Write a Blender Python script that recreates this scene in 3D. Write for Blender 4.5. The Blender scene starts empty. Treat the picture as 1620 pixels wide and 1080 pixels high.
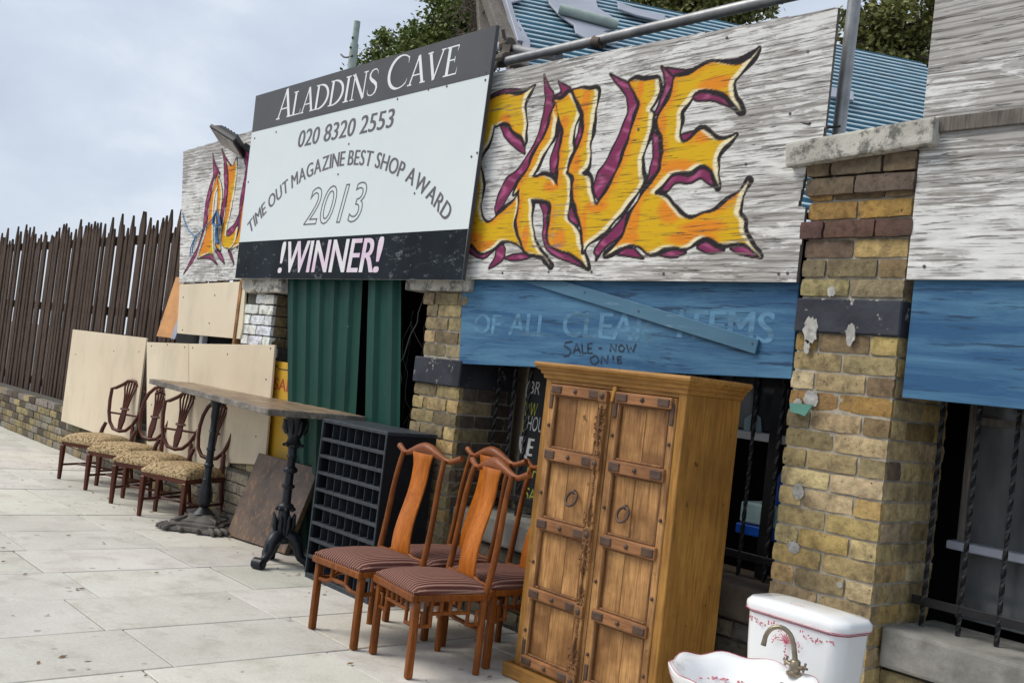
import bpy, bmesh, math, random
import numpy as np
from mathutils import Vector, Matrix
random.seed(7); rng = np.random.default_rng(7)
R = math.radians
scene = bpy.context.scene
COL = scene.collection

# ------------------------------------------------------------------ camera
PITCH, PHI, ROLL, FPX, CAMZ = R(1.858), R(40.738), math.atan(.116), 1640., 1.4
Hh = Vector((-math.cos(PHI), math.sin(PHI), 0)); Rr = Vector((math.sin(PHI), math.cos(PHI), 0)); Zz = Vector((0, 0, 1))
Fw = math.cos(PITCH)*Hh + math.sin(PITCH)*Zz
Dn = -(math.cos(PITCH)*Zz - math.sin(PITCH)*Hh)
CX = math.cos(ROLL)*Rr - math.sin(ROLL)*Dn
CY = math.sin(ROLL)*Rr + math.cos(ROLL)*Dn
cam_d = bpy.data.cameras.new('camera'); cam = bpy.data.objects.new('camera', cam_d); COL.objects.link(cam)
cam_d.sensor_width = 36; cam_d.lens = 36*FPX/1620; cam_d.clip_end = 3000; cam_d.clip_start = .05
cam.matrix_world = Matrix(((CX.x, -CY.x, -Fw.x, 0), (CX.y, -CY.y, -Fw.y, 0), (CX.z, -CY.z, -Fw.z, CAMZ), (0, 0, 0, 1)))
scene.camera = cam

# ------------------------------------------------------------------ sky, sun, exposure
SUN_EL, SUN_AZ = R(50), R(222)          # azimuth measured from +Y towards +X
w = bpy.data.worlds.new('World'); scene.world = w; w.use_nodes = True
nt = w.node_tree; nt.nodes.clear()
out = nt.nodes.new('ShaderNodeOutputWorld'); bg = nt.nodes.new('ShaderNodeBackground')
sky = nt.nodes.new('ShaderNodeTexSky'); sky.sky_type = 'NISHITA'; sky.sun_disc = False
sky.sun_elevation = SUN_EL; sky.sun_rotation = SUN_AZ; sky.dust_density = 2
tc = nt.nodes.new('ShaderNodeTexCoord'); mp = nt.nodes.new('ShaderNodeMapping'); mp.inputs['Scale'].default_value = (1, 1, 2.2)
nz = nt.nodes.new('ShaderNodeTexNoise'); nz.inputs['Scale'].default_value = 3.6; nz.inputs['Detail'].default_value = 7; nz.inputs['Roughness'].default_value = .55; nz.inputs['Distortion'].default_value = .3
cr = nt.nodes.new('ShaderNodeValToRGB')
cr.color_ramp.elements[0].position = .36; cr.color_ramp.elements[0].color = (.54, .61, .72, 1); ce = cr.color_ramp.elements.new(.52); ce.color = (.62, .69, .80, 1)
cr.color_ramp.elements[2].position = .66; cr.color_ramp.elements[2].color = (.76, .81, .895, 1)
sc = nt.nodes.new('ShaderNodeVectorMath'); sc.operation = 'SCALE'; sc.inputs['Scale'].default_value = 6.1
mx = nt.nodes.new('ShaderNodeMix'); mx.data_type = 'RGBA'; mx.inputs['Factor'].default_value = .93
nt.links.new(tc.outputs['Generated'], mp.inputs['Vector']); nt.links.new(mp.outputs['Vector'], nz.inputs['Vector'])
nt.links.new(nz.outputs['Fac'], cr.inputs['Fac']); nt.links.new(cr.outputs['Color'], sc.inputs[0])
nt.links.new(sky.outputs['Color'], mx.inputs['A']); nt.links.new(sc.outputs['Vector'], mx.inputs['B'])
nt.links.new(mx.outputs['Result'], bg.inputs['Color']); bg.inputs['Strength'].default_value = .1
nt.links.new(bg.outputs['Background'], out.inputs['Surface'])
sd = bpy.data.lights.new('sun', 'SUN'); sd.energy = 1.5; sd.angle = R(32); sd.color = (1, .93, .82)
so = bpy.data.objects.new('sun', sd); COL.objects.link(so)
to_sun = Vector((math.sin(SUN_AZ)*math.cos(SUN_EL), math.cos(SUN_AZ)*math.cos(SUN_EL), math.sin(SUN_EL)))
so.rotation_euler = to_sun.to_track_quat('Z', 'Y').to_euler()
vs = scene.view_settings; vs.view_transform = 'Standard'; vs.look = 'None'; vs.exposure = .8; vs.gamma = 1; vs.use_curve_mapping = False

# ------------------------------------------------------------------ photo pixel -> world point on a plane
def ray(x, y):
    return (CX*(x-810) + CY*(y-540) + Fw*FPX).normalized()
def onY(x, y, Y):
    r = ray(x, y); t = Y/r.y; return Vector((r.x*t, Y, CAMZ + r.z*t))
def onP(x, y, p, n):
    r = ray(x, y); o = Vector((0, 0, CAMZ)); return o + r*((p-o).dot(n)/r.dot(n))
def at_depth(x, y, d):
    r = ray(x, y); return Vector((0, 0, CAMZ)) + r*(d/r.dot(Fw))

# ------------------------------------------------------------------ materials
def lin(r, g, b):
    f = lambda c: (c/255/12.92) if c/255 <= .04045 else ((c/255+.055)/1.055)**2.4
    return (f(r), f(g), f(b))
class N:
    """small node-graph helper"""
    def __init__(s, name, rough=.6, metallic=0., spec=.5):
        s.m = bpy.data.materials.new(name); s.m.use_nodes = True; s.t = s.m.node_tree
        s.b = s.t.nodes['Principled BSDF']; s.b.inputs['Roughness'].default_value = rough
        s.b.inputs['Metallic'].default_value = metallic; s.b.inputs['Specular IOR Level'].default_value = spec
        s._co = None
    def n(s, t, **k):
        o = s.t.nodes.new(t)
        for a, v in k.items(): setattr(o, a, v)
        return o
    def l(s, a, b): s.t.links.new(a, b)
    def put(s, inp, v):
        if hasattr(v, 'is_output'): s.l(v, inp)
        elif isinstance(v, (tuple, list)): inp.default_value = (*v, 1) if len(v) == 3 and inp.type == 'RGBA' else v
        else: inp.default_value = v
    def co(s, scale=(1, 1, 1), rand=True, rot=(0, 0, 0)):
        if s._co is None:
            t = s.n('ShaderNodeTexCoord'); s._co = t.outputs['Object']
            i = s.n('ShaderNodeObjectInfo'); s._info = i
            a = s.n('ShaderNodeVectorMath', operation='SCALE'); a.inputs[0].default_value = (31, 17, 23); s.l(i.outputs['Random'], a.inputs['Scale'])
            d = s.n('ShaderNodeVectorMath', operation='ADD'); s.l(s._co, d.inputs[0]); s.l(a.outputs[0], d.inputs[1]); s._cr = d.outputs[0]
        m = s.n('ShaderNodeMapping'); m.inputs['Scale'].default_value = scale; m.inputs['Rotation'].default_value = rot
        s.l(s._cr if rand else s._co, m.inputs['Vector']); return m.outputs[0]
    def noise(s, scale=5, stretch=(1, 1, 1), detail=4, rough=.55, dist=0, rand=True):
        o = s.n('ShaderNodeTexNoise'); o.inputs['Scale'].default_value = scale; o.inputs['Detail'].default_value = detail
        o.inputs['Roughness'].default_value = rough; o.inputs['Distortion'].default_value = dist
        s.l(s.co(stretch, rand), o.inputs['Vector']); return o.outputs['Fac']
    def wave(s, scale, stretch, dist=3, axis='X', detail=2, rand=True):
        o = s.n('ShaderNodeTexWave', bands_direction=axis); o.inputs['Scale'].default_value = scale; o.inputs['Distortion'].default_value = dist; o.inputs['Detail'].default_value = detail
        s.l(s.co(stretch, rand), o.inputs['Vector']); return o.outputs['Fac']
    def ramp(s, f, stops):
        o = s.n('ShaderNodeValToRGB'); e = o.color_ramp.elements
        while len(e) < len(stops): e.new(.5)
        for k, (p, c) in enumerate(stops):
            e[k].position = p; e[k].color = (c, c, c, 1) if not isinstance(c, (tuple, list)) else (*c[:3], 1)
        s.l(f, o.inputs['Fac']); return o.outputs['Color']
    def mix(s, f, a, b, mode='MIX'):
        o = s.n('ShaderNodeMix', data_type='RGBA', blend_type=mode)
        s.put(o.inputs['Factor'], f); s.put(o.inputs['A'], a); s.put(o.inputs['B'], b); return o.outputs['Result']
    def math(s, op, a, b=0.):
        o = s.n('ShaderNodeMath', operation=op); s.put(o.inputs[0], a); s.put(o.inputs[1], b); return o.outputs[0]
    def col(s, v): s.put(s.b.inputs['Base Color'], v); return s
    def rough(s, v): s.put(s.b.inputs['Roughness'], v); return s
    def bump(s, h, strength=.3, dist=.01):
        o = s.n('ShaderNodeBump'); o.inputs['Strength'].default_value = strength; o.inputs['Distance'].default_value = dist
        s.l(h, o.inputs['Height']); s.l(o.outputs[0], s.b.inputs['Normal']); return s

def m_plain(name, c, var=.25, scale=6, rough=.6, metallic=0, bump=.1, stretch=(1, 1, 1), dirt=None, spec=.5):
    g = N(name, rough, metallic, spec)
    f = g.noise(scale, stretch, 6, .6)
    lo = tuple(x*(1-var) for x in c); hi = tuple(min(1, x*(1+var)) for x in c)
    k = g.ramp(f, [(.3, lo), (.7, hi)])
    if dirt:
        d = g.ramp(g.noise(scale*.5, stretch, 8, .65), [(.52, 0.), (.72, 1.)]); k = g.mix(g.math('MULTIPLY', d, dirt[1]), k, dirt[0])
    g.col(k)
    if bump: g.bump(g.noise(scale*8, stretch, 4, .6), bump, .004)
    return g.m
def m_wood(name, dark, light, axis='Z', scale=1., rough=.5, streak=.5, knots=True, bump=.25, spec=.3):
    """long-grain timber: fine fibre lines, broad cathedral bands, a few dark marks"""
    g = N(name, rough, 0, spec)
    st = {'X': (.06, 1, 1), 'Y': (1, .06, 1), 'Z': (1, 1, .06)}[axis]
    st2 = {'X': (.16, 1, 1), 'Y': (1, .16, 1), 'Z': (1, 1, .16)}[axis]
    fine = g.noise(110*scale, st, 3, .6); band = g.noise(16*scale, st2, 5, .55, 1.2); big = g.noise(3.2*scale, (1, 1, 1), 4, .6)
    k = g.ramp(band, [(.3, dark), (.68, light)])
    k = g.mix(.5, k, g.ramp(fine, [(.3, tuple(x*.62 for x in dark)), (.62, light)]), 'MIX')
    k = g.mix(g.math('MULTIPLY', g.ramp(big, [(.38, 1.), (.62, 0.)]), streak), k, tuple(x*.55 for x in dark))
    if knots:
        s = g.ramp(g.noise(24*scale, (1, 1, .7), 2, .5), [(.71, 0.), (.76, 1.)])
        k = g.mix(g.math('MULTIPLY', s, .75), k, tuple(x*.25 for x in dark))
    g.col(k); g.rough(g.ramp(fine, [(.3, rough+.12), (.7, rough-.08)]))
    g.bump(fine, bump, .003); return g.m

def m_weather(name, attr=None):
    """old plywood under flaking white paint; painted lettering comes from the mesh's paint colours"""
    g = N(name, .8, 0, .25)
    w1 = g.noise(15, (.17, 1, 2.6), 7, .7, 1.2, False)           # flaking streaks along the grain
    w2 = g.noise(2.3, (.7, 1, 1.5), 5, .66, .4, False)            # where the board is bad
    crack = g.noise(52, (.085, 1, 2.0), 4, .64, 1.2, False)         # long thin splits
    fib = g.noise(60, (.06, 1, 1.7), 3, .6, 0, False)
    wood = g.ramp(fib, [(.3, (.10, .090, .080)), (.5, (.25, .23, .21)), (.72, (.46, .44, .41))])
    white = g.ramp(g.noise(26, (.3, 1, 1), 4, .6, 0, False), [(.3, (.62, .615, .60)), (.7, (.82, .815, .79))])
    if attr:
        a = g.n('ShaderNodeAttribute', attribute_name='paint'); ac = a.outputs['Color']; aa = a.outputs['Alpha']
        white = g.mix(aa, white, ac)
    s = g.math('ADD', w1, g.math('MULTIPLY', w2, .85))
    if attr: s = g.math('SUBTRACT', s, g.math('MULTIPLY', aa, .13))
    z = g.n('ShaderNodeSeparateXYZ'); g.l(g.co((1, 1, 1), False), z.inputs[0])
    zz = g.math('MULTIPLY', g.math('ADD', g.math('ABSOLUTE', z.outputs['Z']), g.math('MULTIPLY', g.math('ABSOLUTE', z.outputs['X']), .25)), .24); s = g.math('SUBTRACT', g.math('ADD', s, zz), .095)   # edges weather first
    wear = g.ramp(s, [(.965, 0.), (1.12, .62)])
    gw = g.wave(11, (.10, 1, 1), 8.5, 'Z', 4, False)
    gl = g.math('MULTIPLY', g.ramp(gw, [(.62, 0.), (.92, 1.)]), g.ramp(s, [(.84, .03), (1.02, .58)]))
    k = g.mix(wear, white, wood)
    k = g.mix(gl, k, (.145, .128, .108))
    cm = g.ramp(crack, [(.365, 1.), (.425, 0.)])
    k = g.mix(g.math('MULTIPLY', cm, .8), k, (.055, .047, .04))
    g.col(k); g.bump(g.math('SUBTRACT', g.math('SUBTRACT', 1., cm), g.math('MULTIPLY', wear, .5)), .5, .004); return g.m

def m_brick():
    g = N('stock brick', .9, 0, .2)
    i = g.co(); c = g._info.outputs['Color']
    f = g.noise(26, (1, 1, 1), 6, .7); p = g.noise(75, (1, 1, 1), 3, .6); q = g.noise(9, (1, 1, 1), 4, .6)
    k = g.mix(.75, c, g.ramp(f, [(.25, .15), (.48, .95), (.75, 1.6)]), 'MULTIPLY')
    k = g.mix(g.ramp(q, [(.52, 0.), (.72, .65)]), k, (.10, .072, .05))
    k = g.mix(g.ramp(p, [(.66, 0.), (.71, .9)]), k, (.03, .025, .02))
    ge = g.n('ShaderNodeNewGeometry'); mm = g.n('ShaderNodeMapping'); mm.inputs['Scale'].default_value = (3.2, 3.2, 1.1); g.l(ge.outputs['Position'], mm.inputs['Vector'])
    so_ = g.n('ShaderNodeTexNoise'); so_.inputs['Scale'].default_value = 1.6; so_.inputs['Detail'].default_value = 7; so_.inputs['Roughness'].default_value = .68; g.l(mm.outputs[0], so_.inputs['Vector'])
    k = g.mix(g.ramp(so_.outputs['Fac'], [(.50, 0.), (.72, .55)]), k, (.075, .062, .048))
    g.col(k); g.bump(f, .7, .012); return g.m
def m_iron(name, c, rust=None, rough=.5, metallic=.3):
    g = N(name, rough, metallic); k = g.ramp(g.noise(14, (1, 1, 1), 6, .65), [(.3, tuple(x*.55 for x in c)), (.7, tuple(x*1.5 for x in c))])
    if rust: k = g.mix(g.ramp(g.noise(22, (1, 1, 1), 6, .7), [(.5, 0.), (.68, .8)]), k, rust)
    g.col(k); g.bump(g.noise(60, (1, 1, 1), 5, .65), .35, .003); return g.m
def m_fabric_stripe():
    g = N('striped upholstery', .95, 0, .05)
    wv = g.n('ShaderNodeTexWave', bands_direction='X', wave_profile='SIN'); wv.inputs['Scale'].default_value = 16.5; wv.inputs['Distortion'].default_value = .25; wv.inputs['Detail'].default_value = 1
    g.l(g.co((1, 1, 1), False), wv.inputs['Vector'])
    w2 = g.n('ShaderNodeTexWave', bands_direction='X'); w2.inputs['Scale'].default_value = 33; g.l(g.co((1, 1, 1), False), w2.inputs['Vector'])
    k = g.ramp(wv.outputs['Fac'], [(.0, (.075, .028, .024)), (.6, (.135, .055, .045)), (.82, (.19, .09, .07)), (.93, (.37, .235, .185))])
    k = g.mix(.08, k, g.ramp(w2.outputs['Fac'], [(.2, (.08, .03, .026)), (.9, (.21, .10, .085))]))
    k = g.mix(g.math('MULTIPLY', g.ramp(g.noise(6), [(.4, 0.), (.7, 1.)]), .25), k, (.19, .11, .095))
    g.col(k); g.bump(g.noise(320, (1, 1, 1), 2), .3, .002); return g.m
def m_pavement():
    g = N('paving concrete', .9, 0, .2)
    i = g.co(); c = g._info.outputs['Color']
    a = g.noise(2.1, (1, 1, 1), 7, .62); b = g.noise(70, (1, 1, 1), 4, .7); s = g.noise(17, (1, 1, 1), 3, .5); st = g.noise(4.5, (1, 1, 1), 6, .7)
    k = g.ramp(a, [(.3, (.49, .475, .44)), (.7, (.65, .635, .60))])
    k = g.mix(.35, k, g.ramp(b, [(.3, (.42, .40, .36)), (.7, (.72, .69, .63))]))
    k = g.mix(g.ramp(st, [(.50, 0.), (.74, .7)]), k, (.36, .34, .295))
    k = g.mix(g.ramp(s, [(.72, 0.), (.75, .8)]), k, (.13, .125, .115))
    r = g.noise(9.3, (1, .5, 1), 3, .5); k = g.mix(g.ramp(r, [(.745, 0.), (.78, .6)]), k, (.36, .20, .10))
    vo = g.n('ShaderNodeTexVoronoi'); vo.inputs['Scale'].default_value = 7.5; g.l(g.co((1, 1, 1), False), vo.inputs['Vector'])
    vsp = g.math('MULTIPLY', g.ramp(vo.outputs['Distance'], [(.10, 1.), (.16, 0.)]), g.ramp(vo.outputs['Color'], [(.62, 0.), (.68, .55)]))
    k = g.mix(vsp, k, (.19, .18, .165))
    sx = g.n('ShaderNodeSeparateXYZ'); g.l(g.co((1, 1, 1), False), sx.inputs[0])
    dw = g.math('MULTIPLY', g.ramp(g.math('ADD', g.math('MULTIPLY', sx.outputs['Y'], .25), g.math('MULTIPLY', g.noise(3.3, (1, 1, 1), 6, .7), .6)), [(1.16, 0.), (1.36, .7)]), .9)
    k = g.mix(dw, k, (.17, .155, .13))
    k = g.mix(1., k, c, 'MULTIPLY')
    g.col(k); g.bump(b, .25, .003); return g.m

M = {}
M['pine'] = m_wood('waxed pine', (.26, .115, .024), (.50, .255, .060), 'Z', 1, .45, .5)
M['pine_h'] = m_wood('waxed pine rails', (.26, .115, .025), (.50, .260, .066), 'X', 1, .45, .5)
M['teak'] = m_wood('old door timber', (.25, .105, .034), (.66, .365, .14), 'Z', 1.1, .55, .8)
M['teak_h'] = m_wood('old rail timber', (.21, .085, .032), (.42, .20, .085), 'X', 1.2, .55, .6)
M['carved'] = m_wood('carved timber', (.12, .052, .02), (.32, .155, .06), 'Z', 1.5, .55, .6)
M['strap'] = m_iron('dark strap iron', (.078, .046, .033), (.14, .065, .03), .6, .2)
M['rosewood'] = m_wood('red brown chair wood', (.14, .040, .008), (.31, .098, .020), 'Z', 1.6, .38, .5, False, .08, .2)
M['splat'] = m_wood('orange chair splat wood', (.34, .082, .006), (.62, .19, .017), 'Z', 1.3, .38, .4, False, .06)
M['toprail'] = m_wood('top rail wood', (.18, .054, .017), (.34, .112, .040), 'X', 1.6, .36, .4, False, .08, .22)
M['stripe'] = m_fabric_stripe()
M['mahog'] = m_wood('mahogany', (.055, .014, .008), (.13, .036, .018), 'Z', 1.5, .3, .4, False, .08)
M['tan'] = (lambda g: (g.col(g.ramp(g.noise(55, (1, 1, 1), 4, .7), [(.38, (.10, .065, .03)), (.5, (.40, .29, .16)), (.66, (.60, .47, .29))])), g.bump(g.noise(70), .5, .006), g.m)[-1])(N('flecked tan upholstery', .95, 0, .1))
M['castiron'] = m_iron('black cast iron', (.016, .019, .025), None, .42, .4)
M['castgrey'] = m_iron('dusty cast iron', (.10, .092, .085), (.16, .13, .10), .75, .1)
M['tabletop'] = m_wood('worn table boards', (.16, .105, .06), (.40, .29, .19), 'X', .9, .38, .6)
M['tableedge'] = m_wood('worn table edge', (.06, .05, .042), (.36, .33, .29), 'X', 2.2, .7, .6)
M['copper'] = (lambda g: (g.col(g.mix(g.ramp(g.noise(34, (1, 1, .35), 6, .7), [(.52, 0.), (.66, .8)]), g.ramp(g.noise(5, (1, 1, 1), 6, .6), [(.3, (.055, .036, .026)), (.7, (.15, .10, .068))]), (.30, .16, .075))), g.rough(.45), g.bump(g.noise(40), .2, .003), g.m)[-1])(N('scuffed brown top', .45))
M['blackpaint'] = m_plain('black paint', (.010, .012, .016), .35, 9, .5, 0, .12, spec=.25)
M['blackedge'] = m_plain('worn black shelf edge', (.034, .041, .051), .35, 20, .5, 0, .12, spec=.3)
M['voiddark'] = m_plain('void shade', (.012, .011, .012), .4, 5, .9, 0, .1)  # near-black so the recess stays dark; interior shade put into the colour
M['green'] = (lambda g: (g.col(g.mix(g.ramp(g.noise(46, (1, 1, .4), 3, .6), [(.74, 0.), (.77, .8)]), g.mix(g.ramp(g.noise(3, (1, 1, .25), 6, .65), [(.45, 0.), (.75, .55)]), g.ramp(g.noise(4, (1, 1, .3), 5, .6), [(.3, (.004, .040, .028)), (.7, (.009, .066, .046))]), (.024, .075, .058)), (.36, .44, .42))), g.bump(g.noise(30, (1, 1, .3)), .06, .004), g.m)[-1])(N('green coated steel', .5, 0, .25))
M['beige'] = (lambda g: (g.col(g.mix(g.ramp(g.noise(2.6, (1, 1, .5), 8, .68), [(.50, 0.), (.74, .5)]), g.mix(g.ramp(g.noise(19, (1, 1, 1), 2, .5), [(.79, 0.), (.81, .8)]), g.ramp(g.noise(.9, (1, 1, 1), 4, .6), [(.3, (.66, .545, .385)), (.7, (.78, .675, .505))]), (.15, .12, .09)), (.44, .40, .30))), g.bump(g.noise(90), .08, .002), g.m)[-1])(N('beige melamine', .55, 0, .4))
M['mortar'] = m_plain('lime mortar', (.38, .34, .275), .3, 30, .95, 0, .5)
M['mortar_dark'] = m_plain('sooty mortar', (.085, .078, .066), .4, 30, .95, 0, .5)
M['brick'] = m_brick()
M['stone'] = (lambda g: (g.col(g.mix(g.ramp(g.noise(11, (1, 1, 1), 9, .75), [(.50, 0.), (.60, .85)]), g.ramp(g.noise(6, (1, 1, 1), 5), [(.3, (.40, .385, .34)), (.7, (.60, .575, .51))]), (.10, .098, .09))), g.bump(g.noise(25, (1, 1, 1), 6, .7), .6, .01), g.m)[-1])(N('stained coping stone', .9, 0, .2))
M['sillstone'] = m_plain('grey sill stone', (.24, .235, .215), .4, 9, .9, 0, .5, dirt=((.07, .07, .06), .8))
M['ledge'] = m_plain('dirty brown ledge', (.10, .075, .055), .4, 9, .9, 0, .4)
M['whitepaint'] = m_plain('white masonry paint', (.82, .84, .85), .08, 9, .6, 0, .2, dirt=((.5, .48, .44), .5))
M['blackband'] = (lambda g: (g.col(g.mix(g.ramp(g.noise(13, (1, 1, 1), 8, .75), [(.60, 0.), (.64, .9)]), g.ramp(g.noise(5), [(.3, (.018, .021, .03)), (.7, (.05, .055, .07))]), (.42, .40, .38))), g.bump(g.noise(25), .5, .006), g.m)[-1])(N('flaking black paint', .7, 0, .3))
M['blue'] = (lambda g: (g.col(g.mix(g.ramp(g.noise(34, (.09, 1, 1.3), 5, .68), [(.36, .85), (.42, 0.)]), g.mix(g.ramp(g.noise(5, (.22, 1, 2.6), 9, .74, .4), [(.40, 0.), (.64, .95)]), (.022, .092, .205), (.085, .218, .345)), (.012, .04, .09))), g.bump(g.noise(40, (.07, 1, 1.2), 4), .3, .003), g.m)[-1])(N('blue painted plywood', .62, 0, .35))
M['blueletter'] = m_plain('faint pale blue lettering', (.080, .205, .335), .55, 26, .65, 0, .1, (.15, 1, 1))
M['plankblue'] = (lambda g: (g.col(g.mix(g.ramp(g.noise(16, (.16, 1, 1), 6, .65), [(.60, 0.), (.7, .8)]), g.ramp(g.noise(5, (.2, 1, 1), 5, .6), [(.3, (.035, .118, .20)), (.7, (.078, .19, .285))]), (.22, .36, .45))), g.bump(g.noise(50, (.08, 1, 1)), .3, .003), g.m)[-1])(N('teal blue plank paint', .6))
M['ink'] = m_plain('black marker ink', (.012, .016, .03), .2, 20, .6, 0, 0)
M['signwhite'] = (lambda g: (g.col(g.mix(g.ramp(g.noise(21, (1, 1, 1), 3, .6), [(.775, 0.), (.80, .6)]), g.ramp(g.noise(1.3, (1, 1, 1), 5, .6), [(.3, (.70, .765, .775)), (.7, (.755, .81, .82))]), (.30, .31, .32))), g.m)[-1])(N('white sign sheet', .32, 0, .5))
M['signgrey'] = m_plain('grey printed band', (.085, .085, .090), .12, 3, .45, 0, 0, spec=.3)
M['signblack'] = (lambda g: (g.col(g.mix(g.ramp(g.noise(17, (.5, 1, 1.2), 8, .78), [(.575, 0.), (.63, .5)]), g.ramp(g.noise(3), [(.3, (.006, .009, .013)), (.7, (.015, .021, .028))]), (.24, .26, .28))), g.m)[-1])(N('scratched black band', .5, 0, .1))
M['lettergrey'] = m_plain('grey print', (.125, .115, .125), .15, 8, .4, 0, 0)
M['letterwhite'] = m_plain('white print', (.80, .83, .84), .06, 8, .4, 0, 0)
M['letterpink'] = (lambda g: (g.col(g.ramp(g.noise(4.5, (1, 1, 1), 4, .6), [(.38, (.76, .58, .72)), (.58, (.80, .78, .80))])), g.m)[-1])(N('faded pink print', .4))
M['signedge'] = m_plain('grey sheet edge', (.05, .055, .065), .2, 8, .5, 0, 0)
M['screw'] = m_plain('screw heads', (.09, .09, .095), .2, 8, .5, .5, 0)
M['weather'] = m_weather('flaking white plywood')
M['weather_paint'] = m_weather('flaking plywood with painted letters', True)
M['galv'] = (lambda g: (g.col(g.ramp(g.noise(8, (1, 1, 1), 6, .65), [(.3, (.19, .195, .20)), (.7, (.36, .365, .37))])), g.bump(g.noise(40), .15, .003), g.m)[-1])(N('galvanised tube', .42, .55))
M['fitting'] = m_iron('rusty scaffold fitting', (.07, .06, .05), (.16, .09, .05), .7, .3)
M['mintpole'] = m_plain('pale green paint', (.36, .43, .39), .25, 10, .6, 0, .1, dirt=((.2, .16, .11), .6))
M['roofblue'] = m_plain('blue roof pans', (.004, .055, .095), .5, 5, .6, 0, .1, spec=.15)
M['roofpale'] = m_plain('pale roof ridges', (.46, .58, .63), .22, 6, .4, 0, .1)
M['sheetpale'] = m_plain('pale plastic sheet', (.33, .35, .41), .14, 3, .5, 0, .05)
M['greytimber'] = m_wood('grey weathered timber', (.085, .072, .06), (.24, .215, .19), 'Z', 1.2, .85, .4)
M['twig'] = m_plain('dry twigs', (.10, .075, .055), .5, 30, .9, 0, .1)
M['bark'] = m_plain('bark', (.10, .08, .06), .4, 12, .95, 0, .6)
def m_leaf(name, a, b):
    g = N(name, .55, 0, .35); c = g.n('ShaderNodeAttribute', attribute_name='tint')
    g.col(g.mix(c.outputs['Fac'], a, b)); g.b.inputs['Transmission Weight'].default_value = 0; return g.m
M['leaf'] = m_leaf('leaves', (.055, .095, .020), (.24, .29, .075))
M['leaf2'] = m_leaf('olive leaves', (.075, .095, .026), (.29, .29, .09))
M['pave'] = m_pavement()
M['joint'] = m_plain('dark joint sand', (.07, .065, .055), .3, 40, .95, 0, .3)
M['ground'] = m_plain('asphalt', (.10, .10, .098), .3, 30, .95, 0, .4)
M['porcelain'] = (lambda g: (g.col(g.ramp(g.noise(1.6), [(.3, (.78, .80, .82)), (.7, (.85, .865, .87))])), g.m)[-1])(N('glazed porcelain', .1, 0, .6))
M['pinkprint'] = m_plain('pink floral glaze', (.46, .09, .14), .4, 40, .2, 0, 0)
M['brass'] = m_iron('aged brass tap', (.27, .225, .16), None, .32, .8)
M['blackiron'] = m_plain('black railing paint', (.010, .010, .012), .3, 14, .45, 0, .15)
M['fencepale'] = m_wood('dark fence pales', (.035, .022, .016), (.11, .07, .05), 'Z', 1.5, .85, .4)
M['chalk'] = m_plain('blackboard', (.013, .014, .016), .3, 5, .6, 0, .05)
M['chalkwhite'] = m_plain('white chalk pen', (.62, .62, .6), .3, 30, .8, 0, 0)
M['chalkyellow'] = m_plain('yellow chalk pen', (.42, .45, .07), .3, 30, .8, 0, 0)
M['yellow'] = m_plain('yellow sign paint', (.62, .36, .03), .15, 4, .5, 0, .05)
M['red'] = m_plain('red sign paint', (.42, .06, .03), .15, 8, .5, 0, 0)
M['cable'] = m_plain('black cable', (.016, .016, .018), .3, 8, .5, 0, 0)
M['bluecord'] = m_plain('blue cord', (.05, .19, .42), .25, 20, .8, 0, 0)
M['brightblue'] = m_plain('bright blue plastic', (.012, .10, .55), .25, 8, .35, 0, 0)
M['tealplastic'] = m_plain('pale teal plastic', (.42, .60, .62), .25, 5, .35, 0, 0)
M['orange'] = m_plain('orange paint', (.58, .27, .08), .2, 8, .5, 0, 0)
M['greencard'] = m_plain('sea green shard', (.10, .27, .22), .15, 8, .6, 0, 0)
M['glassgrey'] = (lambda g: (g.col(g.ramp(g.noise(3, (1, 1, .4), 5, .6), [(.35, (.03, .033, .036)), (.7, (.15, .16, .165))])), g.m)[-1])(N('dusty window pane', .12))
M['floodglass'] = m_plain('lamp glass', (.34, .32, .30), .2, 12, .2, 0, 0)
M['floodbody'] = m_plain('black lamp casing', (.022, .023, .026), .25, 12, .5, .2, .05)

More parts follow.
